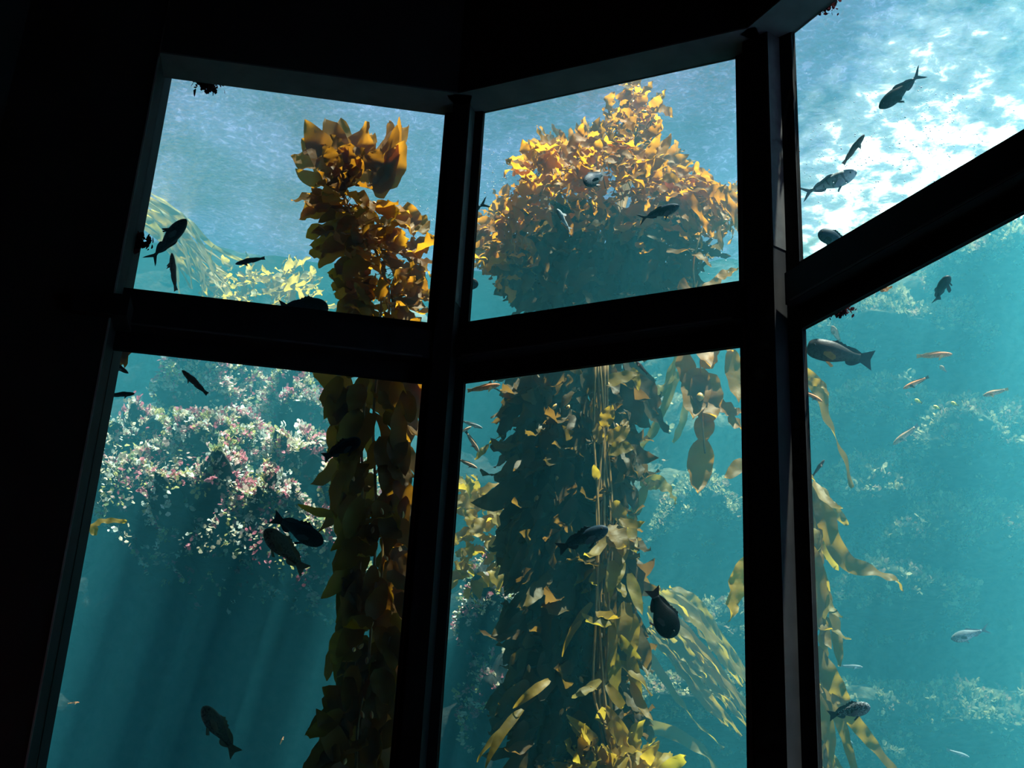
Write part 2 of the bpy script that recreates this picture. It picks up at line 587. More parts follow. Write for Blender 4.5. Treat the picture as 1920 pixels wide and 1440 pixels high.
def lumpy_grid(name, P, nu, nv, amp, seed, mat, nrm):
    """P(u, v) -> point; displaced along nrm"""
    u, v = np.meshgrid(np.linspace(0, 1, nu), np.linspace(0, 1, nv))
    p = P(u.ravel(), v.ravel())
    d = fbm(p, seed, 5, 0.55)
    p = p + np.asarray(nrm)[None, :] * (d * amp)[:, None]
    f = [(j * nu + i, j * nu + i + 1, (j + 1) * nu + i + 1, (j + 1) * nu + i) for j in range(nv - 1) for i in range(nu - 1)]
    return p, f


def wall_y(x):
    """plan line of the tank's far wall, coming nearer on the +x side"""
    return Y_BACK - 0.2 - 0.5 * np.maximum(0, np.asarray(x, float) - 1.2) ** 1.05


# back and side walls of the tank
pb, fb = lumpy_grid('', lambda u, v: np.stack([-8.5 + 20.5 * u, wall_y(-8.5 + 20.5 * u), H_BED + (H_SURF + 0.4 - H_BED) * v], 1), 160, 80, 0.55, 5, None, (0, -1, 0))
tb = MB().add(pb, fb).build('wall_tank_back', M_wallrock)
tb['kind'] = 'structure'
tb.data.materials.append(M_rock)
for q_ in tb.data.polygons:
    q_.material_index = 1 if tb.data.vertices[q_.vertices[0]].co.x < .6 else 0  # shaded -x part and hazy +x part set apart by rock colour
pl_, fl_ = lumpy_grid('', lambda u, v: np.stack([np.full_like(u, -7.7), 7.3 + 8.2 * u, H_BED + (H_SURF + 0.4 - H_BED) * v], 1), 60, 60, 0.4, 6, None, (1, 0, 0))
MB().add(pl_, [q[::-1] for q in fl_]).build('wall_tank_left', M_rock)['kind'] = 'structure'
pr_, fr_ = lumpy_grid('', lambda u, v: np.stack([np.full_like(u, 10.6), 4.5 + 11.0 * u, H_BED + (H_SURF + 0.4 - H_BED) * v], 1), 60, 60, 0.4, 7, None, (-1, 0, 0))
MB().add(pr_, fr_).build('wall_tank_right', M_rock)['kind'] = 'structure'

PAL_REEF = [((0.85, 0.72, 0.50), 5), ((0.75, 0.26, 0.30), 3.0), ((0.5, 0.14, 0.18), 2), ((0.60, 0.55, 0.20), 3), ((0.85, 0.85, 0.72), 4), ((0.75, 0.52, 0.45), 2), ((0.25, 0.32, 0.16), 2)]
PAL_WALL = [((0.42, 0.36, 0.16), 4), ((0.30, 0.30, 0.16), 4), ((0.6, 0.5, 0.26), 2), ((0.42, 0.26, 0.16), 2)]


def pick(pal):
    w = np.array([q[1] for q in pal], float)
    return np.array(pal[R.choice(len(pal), p=w / w.sum())][0])


def flake(mb, p, n, size, col):
    """a small curled leaf of algae growing from p along n"""
    d = n + R.normal(size=3) * 0.55
    d /= np.linalg.norm(d)
    s = np.cross(d, R.normal(size=3))
    s /= np.linalg.norm(s) + 1e-9
    c = np.cross(d, s)
    w = size * R.uniform(0.25, 0.5)
    b = size * R.uniform(-0.4, 0.4)
    v = [p - s * w * 0.25, p + s * w * 0.25,
         p + d * size * 0.5 - s * w + c * b * 0.3, p + d * size * 0.5 + s * w + c * b * 0.1,
         p + d * size * 0.9 - s * w * 0.5 + c * b, p + d * size + s * w * 0.4 + c * b * 1.2]
    mb.add(v, [(0, 1, 3, 2), (2, 3, 5, 4)], col)


def tuft(mb, p, n, size, col, k=7):
    for _ in range(k):
        flake(mb, p + R.normal(size=3) * size * 0.35, n, size * R.uniform(0.5, 1.0), col * R.uniform(0.7, 1.25))


def boulder(root, c, rad, seed, n_tuft, pal, size=(0.05, 0.11), sub=4, amp=0.28, lump=1.6, mat=None):
    """an uneven rock overgrown with algae; rad = half sizes"""
    import bmesh
    bm = bmesh.new()
    bmesh.ops.create_icosphere(bm, subdivisions=sub, radius=1.0)
    v = np.array([x.co[:] for x in bm.verts])
    f = [tuple(q.index for q in fc.verts) for fc in bm.faces]
    bm.free()
    rad = np.asarray(rad, float)
    nrm = v.copy()
    d = fbm(v * lump + seed * 3.1, seed, 5, 0.9)
    sq = np.ones_like(v)
    sq[:, 2] = np.where(v[:, 2] < 0, .4, 1.0)      # flattish underside
    p = v * sq * (1 + amp * d)[:, None] * rad + np.asarray(c)
    body = MB().add(p, f).build('boulder', mat or M_rock, root)
    mb = MB()
    w = np.abs(v[:, 2]) * 0 + 1.0
    w[v[:, 1] > 0.45] = 0.05
    w[v[:, 2] < -0.3] = 0.1
    w /= w.sum()
    idx = R.choice(len(v), n_tuft, p=w)
    patch = fbm(p * 2.2, seed + 40, 3, 1.0)
    for i in idx:
        nn = nrm[i] / rad
        nn /= np.linalg.norm(nn)
        if patch[i] < -0.35 and R.random() < 0.5:
            continue
        tuft(mb, p[i] + R.normal(size=3) * 0.02, nn + np.array([0, -0.2, 0.25]), R.uniform(*size), pick(pal), 7)
    o = mb.build('algae', M_algae, body, False, True)
    o['kind'] = 'stuff'
    return body


# ------------------------------------------------------------------ kelp
def blade(mb, base, d, nrm, length, width, curl=0.4, twist=0.5, ruf=0.12, tone=(1, 1, 1), nl=9):
    """a lance-shaped kelp blade: grows along d, face nrm, curls, twists, with ruffled edges"""
    d = np.asarray(d, float)
    d = d / np.linalg.norm(d)
    nrm = np.asarray(nrm, float)
    nrm = nrm - d * np.dot(nrm, d)
    ln = np.linalg.norm(nrm)
    if ln < 1e-4:
        nrm = np.cross(d, [0.3, 0.5, 0.8])
        ln = np.linalg.norm(nrm)
    nrm /= ln
    s0 = np.cross(d, nrm)
    p = np.asarray(base, float).copy()
    ph = R.uniform(0, 6.28)
    fr = R.uniform(5.5, 9)
    V = []
    seg = length / nl
    cur_d, cur_n = d.copy(), nrm.copy()
    ws = R.uniform(-0.35, 0.35)
    for i in range(nl + 1):
        t = i / nl
        w = width * 0.5 * 2.75 * (0.03 + 0.97 * t) ** 0.55 * (1 - t) ** 0.85 + 0.002
        tw = twist * t
        s = np.cross(cur_d, cur_n)
        ss = s * math.cos(tw) + cur_n * math.sin(tw)
        nn = cur_n * math.cos(tw) - s * math.sin(tw)
        for j in (-1, -0.5, 0, 0.5, 1):
            r = ruf * width * abs(j) ** 2 * math.sin(fr * t * 2.2 + ph + (1.9 if j < 0 else 0))
            V.append(p + ss * w * j + nn * (r + 0.18 * w * j * j))
        a = curl / nl * (1 + 1.2 * t)
        b = ws / nl
        nd = cur_d * math.cos(a) + cur_n * math.sin(a)
        cur_n = cur_n * math.cos(a) - cur_d * math.sin(a)
        cur_d = nd + np.cross(cur_n, nd) * b
        cur_d /= np.linalg.norm(cur_d)
        p = p + cur_d * seg
    F = [(i * 5 + j, i * 5 + j + 1, i * 5 + j + 6, i * 5 + j + 5) for i in range(nl) for j in range(4)]
    mb.add(V, F, tone)


_bulb_mesh = []


class Bulbs:
    """gas bladders, each an object of its own"""

    def __init__(self):
        self.q = []

    def build(self, name, mat, parent):
        if not _bulb_mesh:
            mb = MB()
            mb.tube([(0, 0, t) for t in (0, .12, .3, .5, .7, .88, 1)], np.array([.18, .55, .9, 1, .85, .5, .12]), 8)
            o = mb.build('bladder', mat)
            _bulb_mesh.append(o.data)
            bpy.data.objects.remove(o)
        for p, d, r, l in self.q:
            o = bpy.data.objects.new(name, _bulb_mesh[0])
            C.objects.link(o)
            o.parent = parent
            m = Vector(d).to_track_quat('Z', 'Y').to_matrix().to_4x4()
            o.matrix_basis = Matrix.Translation(Vector(p)) @ m @ Matrix.Diagonal((r, r, l, 1))
            o.matrix_parent_inverse = Matrix.Translation(parent.location).inverted()


def ball(bl, p, d, r, l):
    bl.q.append((np.asarray(p, float), np.asarray(d, float), r, l))


def path_y(pix, Y):
    """smooth path through pixels at upright plane depth(s)"""
    P = []
    for q in pix:
        y = q[2] if len(q) > 2 else Y
        P.append(at_y(q[0], q[1], y))
    P = np.array(P)
    n = len(P)
    t = np.linspace(0, n - 1, n * 8)
    out = []
    for x in t:
        i = min(int(x), n - 2)
        u = x - i
        p0, p1, p2, p3 = P[max(i - 1, 0)], P[i], P[i + 1], P[min(i + 2, n - 1)]
        out.append(0.5 * (2 * p1 + (p2 - p0) * u + (2 * p0 - 5 * p1 + 4 * p2 - p3) * u * u + (3 * p1 - p0 - 3 * p2 + p3) * u ** 3))
    return np.array(out)


def samp(path, u):
    x = u * (len(path) - 1)
    i = min(int(x), len(path) - 2)
    return path[i] + (path[i + 1] - path[i]) * (x - i), path[i + 1] - path[i]


def tone(lo=0.75, hi=1.2):
    a = R.uniform(lo, hi)
    return np.array([a, a * R.uniform(0.85, 1.05), a * R.uniform(0.7, 1.1)])


def kelp_root(name, c, label, group=None):
    return empty(name, c, label, 'kelp', group)


def px_size(n, Y):
    """n pixels at upright plane depth Y, in metres (near the picture centre)"""
    return n * (Y / _cp) / F_PX


def hero(mb, base, tip, Y, wpx, curl=0.3, twist=0.3, dy=0.0, nrm=(0.0, -1.0, 0.35), tn=(1, 1, 1), ruf=0.10, nl=12):
    """a blade drawn from base pixel to tip pixel on the plane Y, dy metres nearer/farther at the tip"""
    a, b = at_y(*base, Y), at_y(*tip, Y + dy)
    d = b - a
    s = np.cross(d / np.linalg.norm(d), nrm)
    # lean the start against the curl so that the tip still ends near b
    dn = d / np.linalg.norm(d)
    nn = np.asarray(nrm, float)
    nn = nn - dn * np.dot(nn, dn)
    nn /= np.linalg.norm(nn)
    h = curl * 0.55
    d0 = dn * math.cos(h) - nn * math.sin(h)
    n0 = nn * math.cos(h) + dn * math.sin(h)
    blade(mb, a, d0, n0, np.linalg.norm(d) * (1 + 0.05 * curl * curl), px_size(wpx, Y), curl, twist, ruf, tn, nl)


def ribbon(mb, pix, Y, wpx, facing=(0.1, -1, 0.3), roll=0.8, tn=(1, 1, 1), taper=True, ruf=0.12):
    """a long wavy strap along pixels"""
    P = path_y(pix, Y)
    n = len(P)
    ph, w0 = R.uniform(0, 6.28), px_size(wpx, Y)
    t = np.gradient(P, axis=0)
    V = []
    for i in range(n):
        u = i / (n - 1)
        d = t[i] / (np.linalg.norm(t[i]) + 1e-9)
        s = np.cross(d, facing)
        s /= np.linalg.norm(s)
        nn = np.cross(s, d)
        a = roll * math.sin(ph + u * 5.0)
        ss = s * math.cos(a) + nn * math.sin(a)
        mm = nn * math.cos(a) - s * math.sin(a)
        w = w0 * 0.5 * min(1.0, .25 + u * 4) * (1 - u) ** .55 + 0.007
        for j in (-1, -0.5, 0, 0.5, 1):
            V.append(P[i] + ss * w * j + mm * (ruf * w0 * j * j * math.sin(u * 26 + ph + (2 if j < 0 else 0))))
    F = [(i * 5 + j, i * 5 + j + 1, i * 5 + j + 6, i * 5 + j + 5) for i in range(n - 1) for j in range(4)]
    mb.add(V, F, tn)


def hero_part(parent, mat, *a, **k):
    m = MB()
    hero(m, *a, **k)
    return m.build('blade', mat, parent, True, True)


def strap_part(parent, mat, *a, **k):
    m = MB()
    ribbon(m, *a, **k)
    return m.build('strap', mat, parent, True, True)


# ---- the strand of kelp close behind the pane on the visitors' left
YL = 8.85
kl = kelp_root('kelp_plant', at_y(680, 1500, YL), 'tall golden kelp strand close behind the glass, with broad upright blades at its top', 'kelp strands')
mainp = path_y([(640, 345), (655, 400), (690, 440), (715, 500), (730, 560), (722, 640), (705, 720), (700, 820), (705, 950), (700, 1100), (690, 1250), (672, 1350), (668, 1440), (666, 1540)], YL)
mb, st, bl = MB(), MB(), Bulbs()
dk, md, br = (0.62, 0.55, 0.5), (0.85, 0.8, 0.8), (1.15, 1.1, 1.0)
for q in [((628, 330), (588, 222), 62, .5, .2, -.05), ((640, 320), (612, 216), 58, -.4, .5, .05), ((650, 315), (640, 225), 55, .3, -.3, .1),
          ((655, 320), (690, 232), 74, .6, .6, 0.0), ((668, 320), (682, 240), 66, -.5, .3, .12), ((612, 290), (560, 268), 48, .6, .3, 0),
          ((600, 300), (543, 302), 56, .7, .2, 0), ((615, 270), (570, 252), 30, .3, .4, 0), ((620, 340), (548, 330), 34, .6, 1.0, 0),
          ((705, 350), (748, 222), 60, -.4, .3, .05), ((700, 320), (742, 238), 48, .5, .5, .1), ((706, 362), (752, 262), 64, .7, -.2, -.08),
          ((728, 335), (750, 212), 30, -.6, .8, .1), ((712, 372), (738, 236), 46, .3, .3, -.1), ((745, 330), (746, 222), 22, .8, .9, -.05), ((630, 375), (558, 400), 44, -.8, .2, 0), ((690, 300), (724, 290), 42, .6, .6, 0),
          ((640, 330), (646, 268), 58, .5, .2, -.1), ((650, 350), (600, 290), 70, .6, .3, .15), ((648, 352), (682, 290), 80, .6, .3, .2)]:
    hero_part(kl, M_kelp, q[0], q[1], YL, q[2] * .88, q[3], q[4], q[5], tn=tone(.85, 1.15))
# dark clump at the crown
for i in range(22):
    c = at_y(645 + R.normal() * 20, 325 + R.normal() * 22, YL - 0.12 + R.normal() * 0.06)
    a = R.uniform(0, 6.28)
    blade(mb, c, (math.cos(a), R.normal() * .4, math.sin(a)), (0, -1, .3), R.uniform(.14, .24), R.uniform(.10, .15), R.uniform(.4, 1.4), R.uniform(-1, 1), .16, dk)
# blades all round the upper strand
pp = path_y([(650, 380), (690, 430), (715, 480), (730, 540), (722, 620), (715, 680)], YL)
for i in range(210):
    u = (i + R.random()) / 210
    p, _t = samp(pp, u)
    a = R.uniform(0, 6.28)
    sx = R.uniform(.02, .20)
    q = p + np.array([math.cos(a) * sx * 1.15, math.sin(a) * sx, R.normal() * .03])
    d = np.array([math.cos(a), .7 * math.sin(a), R.uniform(-.9, .55)])
    ln = R.uniform(.15, .31)
    blade(mb, q, d, (R.normal() * .5, -1, R.uniform(-.2, .9)), ln, ln * R.uniform(.28, .5), R.choice([-1, 1]) * R.uniform(.2, 1.5), R.uniform(-1.2, 1.2), .15, tone(.6, 1.2))
    if i % 2 == 0:
        ball(bl, q - d * .03, d, .011, .045)
        mb.tube([p, (p + q) / 2 + np.array([0, 0, .015]), q], .003, 4, (.6, .5, .5))
for q in [((640, 400), (556, 402), 40, -.7, .2), ((640, 430), (580, 470), 34, .9, .4), ((650, 470), (590, 492), 30, -.8, .4), ((660, 500), (612, 520), 34, 1.1, .4), ((670, 530), (620, 560), 30, 1.3, .5), ((675, 560), (632, 600), 34, -1.2, .4), ((760, 480), (812, 440), 44, .5, .3), ((700, 520), (650, 560), 36, 1.2, .5),
          ((600, 420), (578, 452), 26, .6, .5), ((610, 480), (580, 470), 26, -.6, .4), ((640, 540), (622, 530), 22, 1.2, .4), ((770, 410), (800, 440), 52, .5, .2), ((770, 470), (806, 460), 56, .6, .3),
          ((740, 555), (792, 505), 56, .4, .3), ((740, 580), (800, 560), 40, -.5, .5), ((770, 430), (765, 380), 44, .4, .3), ((700, 600), (640, 585), 34, .9, .5), ((690, 570), (630, 575), 28, -1.0, .3)]:
    hero_part(kl, M_kelp, q[0], q[1], YL, q[2], q[3], q[4], 0, tn=tone(.8, 1.2))
st.tube(mainp, .010, 6)
st.build('stipe', M_stipe, kl)
for k in (-1, 1):
    st = MB()
    st.tube(mainp[30:] + np.array([.07 * k, .05 * k, 0]) + .02 * np.sin(np.linspace(0, 9, len(mainp) - 30))[:, None] * np.array([1, 1, 0]), .008, 6)
    st.build('stipe', M_stipe, kl)
o = mb.build('crown_frond', M_kelp, kl, True, True)
bl.build('bladder', M_bulb, o)
# hanging lower part
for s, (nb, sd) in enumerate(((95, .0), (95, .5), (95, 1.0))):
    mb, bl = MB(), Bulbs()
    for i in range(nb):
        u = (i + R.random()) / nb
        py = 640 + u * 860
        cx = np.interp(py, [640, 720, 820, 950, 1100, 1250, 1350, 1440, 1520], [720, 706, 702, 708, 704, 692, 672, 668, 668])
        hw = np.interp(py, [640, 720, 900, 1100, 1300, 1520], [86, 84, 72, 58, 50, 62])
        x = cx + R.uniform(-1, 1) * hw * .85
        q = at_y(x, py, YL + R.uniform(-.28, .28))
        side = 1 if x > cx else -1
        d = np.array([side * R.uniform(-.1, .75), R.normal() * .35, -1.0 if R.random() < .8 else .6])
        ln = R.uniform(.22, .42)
        blade(mb, q, d, (R.normal() * .35, -1, .3), ln, R.uniform(.08, .15), R.choice([-1, 1]) * R.uniform(.1, 1.1), R.uniform(-.7, .7), .10, tone(.42, .8))  # tone lowered: shade on the lower strand put into the colour
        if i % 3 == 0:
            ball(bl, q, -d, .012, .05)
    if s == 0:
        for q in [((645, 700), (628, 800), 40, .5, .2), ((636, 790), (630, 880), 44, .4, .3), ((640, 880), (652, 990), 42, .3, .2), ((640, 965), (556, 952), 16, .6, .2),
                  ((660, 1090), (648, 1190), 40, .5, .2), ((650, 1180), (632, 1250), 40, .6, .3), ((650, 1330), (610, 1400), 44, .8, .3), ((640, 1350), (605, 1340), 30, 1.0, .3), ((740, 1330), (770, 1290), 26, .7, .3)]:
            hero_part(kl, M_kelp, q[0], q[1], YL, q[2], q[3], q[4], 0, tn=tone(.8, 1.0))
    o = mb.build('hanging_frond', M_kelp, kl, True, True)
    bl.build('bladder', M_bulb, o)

# ---- the great kelp in the middle: canopy at the surface, dark column below
YM = 10.1
km = kelp_root('kelp_plant', at_y(1090, 1480, YM), 'huge kelp with bright golden canopy reaching the surface over a dark hanging column', 'kelp plants')


def cloud_blades(name, spots, n, mat, length, width, Y, dY, zdir=(-.6, .6), tn=(.8, 1.25), parent=km, curl=(.2, 1.3), ruf=.17, bulbs=12):
    """n blades spread over pixel ellipses (x, y, rx, ry, weight)"""
    mb, bl, st = MB(), Bulbs(), MB()
    w = np.array([s[4] for s in spots], float)
    pr = None
    for i in range(n):
        s = spots[R.choice(len(spots), p=w / w.sum())]
        while True:
            e, f = R.uniform(-1, 1), R.uniform(-1, 1)
            if e * e + f * f <= 1:
                break
        q = at_y(s[0] + e * s[2], s[1] + f * s[3], Y + R.uniform(-1, 1) * dY)
        if q[2] > H_SURF - .05:
            q[2] = H_SURF - .05 - R.random() * .1
        a = math.atan2(f * .6, e) + R.normal() * .8
        d = np.array([math.cos(a), R.normal() * .6, math.sin(a) * .0 + R.uniform(*zdir)])
        ln = R.uniform(*length)
        blade(mb, q, d, (R.normal() * .6, -1, R.uniform(0, 1.2)), ln, ln * R.uniform(*width), R.choice([-1, 1]) * R.uniform(*curl), R.uniform(-1.2, 1.2), ruf, tone(*tn))
        if bulbs and i % bulbs == 0:
            ball(bl, q - d * .02, d, .014, .055)
            mb.tube([q - d * .02 - np.array([0, 0, .12]) + R.normal(size=3) * .03, q - d * .05 - np.array([0, 0, .04]), q - d * .02], .004, 4, (.6, .5, .5))
    o = mb.build(name, mat, parent, True, True)
    bl.build('bladder', M_bulb, o)
    return o


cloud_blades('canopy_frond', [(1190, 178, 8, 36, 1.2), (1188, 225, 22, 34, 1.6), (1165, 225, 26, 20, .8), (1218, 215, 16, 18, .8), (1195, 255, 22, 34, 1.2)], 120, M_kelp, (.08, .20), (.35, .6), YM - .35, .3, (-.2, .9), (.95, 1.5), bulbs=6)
cloud_blades('canopy_frond', [(1130, 262, 44, 24, 2.2), (1060, 285, 46, 20, 2.4), (1015, 318, 26, 34, 1.8), (1150, 320, 90, 44, 3.2), (1225, 315, 36, 26, 1.0), (1180, 290, 30, 50, 1.8), (1060, 330, 40, 30, 1.6)],
             520, M_kelp, (.12, .27), (.28, .5), YM - .35, .9, (-.4, .7), (.9, 1.45))
mb = MB()
for i in range(30):
    x, y, l = 1215 + R.uniform(0, 90), 325 + R.uniform(0, 60), R.uniform(.5, 1.1)
    strap_part(km, M_kelp, [(x, y), (x + 40 * l, y + R.uniform(-12, 8)), (x + 75 * l, y + 20 * l + R.uniform(-5, 20)), (x + 92 * l, y + 80 * l)], YM - .5 + R.uniform(-.5, .4), R.uniform(14, 30), tn=tone(.95, 1.4), roll=1.2, ruf=.22)
for i in range(14):
    x, y, l = 960 + R.uniform(-30, 60), 390 + R.uniform(-20, 60), R.uniform(.5, 1)
    strap_part(km, M_kelp, [(x, y), (x - 22 * l, y + 14), (x - 40 * l, y + 50 * l), (x - 30 * l, y + 90 * l)], YM - .4 + R.uniform(-.5, .4), R.uniform(12, 24), tn=tone(.95, 1.3), roll=1.2, ruf=.22)
cloud_blades('canopy_frond', [(975, 385, 40, 40, 1.5), (945, 430, 40, 36, 2), (930, 465, 26, 26, 1.4), (1060, 380, 80, 46, 2.0), (1170, 390, 80, 50, 2.4), (1260, 370, 60, 42, 1.8),
                              (1310, 370, 50, 34, 1.5), (1355, 390, 26, 36, 1.5), (1240, 430, 60, 40, 1.0), (960, 500, 30, 40, .7)], 600, M_kelp, (.13, .27), (.25, .45), YM - .1, .75, (-.9, .3), (.8, 1.35))
# inside of the umbrella: dense curtain, its shade put in by the darker kelp colour
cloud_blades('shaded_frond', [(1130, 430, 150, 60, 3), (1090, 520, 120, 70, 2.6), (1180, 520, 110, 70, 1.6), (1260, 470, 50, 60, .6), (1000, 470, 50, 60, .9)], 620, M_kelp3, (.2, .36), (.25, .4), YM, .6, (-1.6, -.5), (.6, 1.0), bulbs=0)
for k in range(3):  # the column's shade is also put in by the darker kelp
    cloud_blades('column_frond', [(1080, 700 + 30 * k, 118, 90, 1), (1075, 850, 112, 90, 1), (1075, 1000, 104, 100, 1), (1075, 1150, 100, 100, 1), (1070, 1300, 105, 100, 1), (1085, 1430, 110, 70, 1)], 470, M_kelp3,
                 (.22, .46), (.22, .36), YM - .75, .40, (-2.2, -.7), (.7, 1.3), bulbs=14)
# stipes that bundle on the lit side of the column
for k in range(9):
    st = MB()
    x = 1130 + R.uniform(-14, 14)
    st.tube(path_y([(1195 - 4 * k, 300, YM + .9), (1150, 480, YM + .6), (x, 640), (x + R.normal() * 5, 800), (x + R.normal() * 5, 980), (x - 3 + R.normal() * 5, 1160), (x + R.normal() * 5, 1320), (1150 + R.normal() * 12, 1430), (1150, 1500)], YM - 1.22 + R.normal() * .05), .009, 6)
    st.build('stipe', M_stipe, km)
# lit strand along the column's bright edge
mb, bl = MB(), Bulbs()
for q in [((1150, 940), (1180, 990), 36), ((1150, 985), (1168, 1040), 44), ((1165, 1000), (1160, 1065), 40), ((1160, 1050), (1148, 1110), 40), ((1150, 1080), (1130, 1130), 24), ((1155, 1090), (1180, 1120), 22),
          ((1180, 1075), (1205, 1155), 26), ((1150, 1220), (1162, 1310), 30), ((1180, 1225), (1205, 1330), 26), ((1175, 1130), (1160, 1220), 34), ((1185, 1150), (1180, 1235), 34), ((1185, 1280), (1212, 1360), 22),
          ((1145, 1170), (1085, 1160), 16), ((1110, 1130), (1060, 1200), 16), ((1090, 1165), (1042, 1225), 12), ((1030, 1275), (970, 1335), 20), ((1122, 1390), (1060, 1345), 20), ((1110, 1400), (1062, 1358), 12),
          ((980, 1330), (890, 1425), 20), ((950, 1360), (892, 1430), 14), ((1130, 800), (1150, 760), 34), ((1140, 830), (1180, 800), 40), ((1140, 850), (1190, 835), 34), ((1125, 830), (1115, 790), 26), ((1110, 760), (1130, 830), 26),
          ((1130, 720), (1200, 700), 36), ((1120, 900), (1115, 870), 18), ((1165, 790), (1180, 800), 26), ((1185, 690), (1205, 730), 18)]:
    hero_part(km, M_kelp2, q[0], q[1], YM - 1.3, q[2] * .72, R.uniform(-.8, .8), R.uniform(-.9, .9), R.uniform(-.15, .1), tn=tone(.75, 1.15))
for i in range(26):
    q = at_y(1150 + R.normal() * 18, R.uniform(940, 1420), YM - 1.25 + R.normal() * .1)
    d = np.array([R.normal() * .6, R.normal() * .4, -1])
    blade(mb, q, d, (R.normal() * .5, -1, .5), R.uniform(.2, .38), R.uniform(.05, .09), R.choice([-1, 1]) * R.uniform(.2, 1.2), R.uniform(-1, 1), .14, tone(.7, 1.05))
for (x, y) in [(1148, 690), (1140, 728), (1130, 755), (1132, 700)]:
    ball(bl, at_y(x, y, YM - 1.3), (0, 0, 1), .016, .05)
o = mb.build('lit_frond', M_kelp2, km, True, True)
bl.build('bladder', M_bulb, o)
# base tangle at the bottom of the frame
cloud_blades('base_frond', [(1150, 1430, 60, 30, 2), (1120, 1445, 40, 25, 1), (1200, 1450, 40, 25, 1)], 70, M_kelp2, (.14, .3), (.25, .4), YM - 1.2, .18, (-.2, .9), (1.1, 1.5), bulbs=2)

# ---- strands that hang to the right of the column
k3 = kelp_root('kelp_plant', at_y(1320, 930, 9.2), 'broad pale kelp blades hanging beside the dark column, behind the top of the lower pane', 'kelp plants')
mb, bl, st = MB(), Bulbs(), MB()
Y3 = 9.15
for q in [((1312, 560), (1310, 700), 44, .5, .2), ((1330, 640), (1375, 660), 34, .5, .6), ((1318, 690), (1345, 655), 30, .4, .4), ((1310, 690), (1295, 790), 50, .4, .2), ((1320, 700), (1325, 800), 56, .5, .2),
          ((1310, 720), (1340, 790), 46, -.5, .3), ((1280, 660), (1300, 740), 36, .5, .4), ((1325, 780), (1310, 830), 34, .4, .3), ((1318, 825), (1304, 930), 44, .5, .3), ((1345, 760), (1392, 775), 34, .5, .3),
          ((1372, 655), (1380, 760), 30, .4, .3), ((1365, 790), (1395, 800), 34, .7, .3), ((1392, 860), (1368, 905), 22, .4, .3), ((1285, 600), (1340, 560), 30, .6, .4), ((1345, 520), (1385, 500), 24, .6, .5), ((1250, 470), (1300, 465), 16, .8, .5),
          ((1300, 475), (1330, 500), 18, .6, .5), ((1300, 540), (1270, 545), 40, .5, .4), ((1325, 560), (1340, 515), 34, .5, .4)]:
    hero_part(k3, M_kelp, q[0], q[1], Y3, q[2], q[3] * R.choice([-1, 1]), q[4], R.uniform(-.1, .1), tn=tone(.95, 1.35))
ball(bl, at_y(1312, 752, Y3 - .1), (0.1, 0, 1), .030, .07)
st.tube(path_y([(1320, 420), (1300, 500), (1312, 600), (1314, 700), (1318, 800), (1322, 850)], Y3), .007, 5)
bl.build('bladder', M_bulb, k3)
st.build('stipe', M_stipe, k3)

k4 = kelp_root('kelp_plant', at_y(1330, 1340, 10.8), 'slanting olive green kelp spray behind the black fish, above the reef slope', 'kelp plants')
for i in range(34):
    a = R.uniform(-1, 1)
    x0, y0 = 1225 + 25 * a + R.normal() * 6, 1105 - 10 * a + R.uniform(0, 90)
    l = R.uniform(.5, 1.15)
    strap_part(k4, M_kelp2, [(x0, y0), (x0 + 55 * l + 10 * a, y0 + 55 * l - 12 * a), (x0 + 110 * l + 14 * a, y0 + 125 * l - 14 * a), (x0 + 165 * l + 10 * a, y0 + 195 * l)], 11.1 + R.uniform(-.3, .3), R.uniform(13, 24), tn=tone(.8, 1.1), roll=1.0, ruf=.2)
strap_part(k4, M_kelp2, [(1150, 1360), (1250, 1370), (1330, 1420), (1350, 1480)], 10.9, 26, tn=(.6, .6, .5))
k5 = kelp_root('kelp_plant', at_y(1215, 1000, 10.6), 'forked olive kelp blade drifting beside the column, level with its middle', 'kelp plants')
strap_part(k5, M_kelp2, [(1172, 995), (1190, 960), (1215, 910), (1240, 905)], 10.4, 22, tn=(.9, .95, .9))
strap_part(k5, M_kelp2, [(1200, 905), (1235, 905), (1258, 925), (1268, 945)], 10.4, 30, tn=(.9, .95, .9))
strap_part(k5, M_kelp2, [(1172, 880), (1195, 845), (1230, 800), (1262, 720), (1280, 690)], 11.2, 26, tn=(.9, 1, .9))
strap_part(k5, M_kelp2, [(1190, 760), (1220, 740), (1250, 720), (1270, 660)], 11.2, 34, tn=(.9, 1, .9))
strap_part(k5, M_kelp2, [(1262, 830), (1280, 790), (1290, 730), (1300, 690)], 11.2, 14, tn=(.9, 1, .9))
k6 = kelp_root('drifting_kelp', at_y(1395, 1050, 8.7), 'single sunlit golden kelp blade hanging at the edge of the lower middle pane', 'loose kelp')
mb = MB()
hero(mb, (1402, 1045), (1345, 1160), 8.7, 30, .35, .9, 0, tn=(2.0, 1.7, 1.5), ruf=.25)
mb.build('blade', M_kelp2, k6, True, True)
# dim kelp at the other side of the column
k7 = kelp_root('kelp_plant', at_y(900, 1050, 11.6), 'pale yellow bushy kelp by the black post, behind the lower middle pane', 'kelp plants')
cloud_blades('frond', [(880, 920, 24, 30, 1), (905, 950, 34, 30, 1.5), (920, 1000, 34, 34, 1.4), (890, 1010, 26, 40, 1.1), (900, 1060, 36, 30, 1), (880, 1080, 20, 30, .6)], 80, M_kelp2, (.16, .3), (.3, .5), 11.6, .3, (-1.2, .3), (1.0, 1.4), k7, bulbs=0)

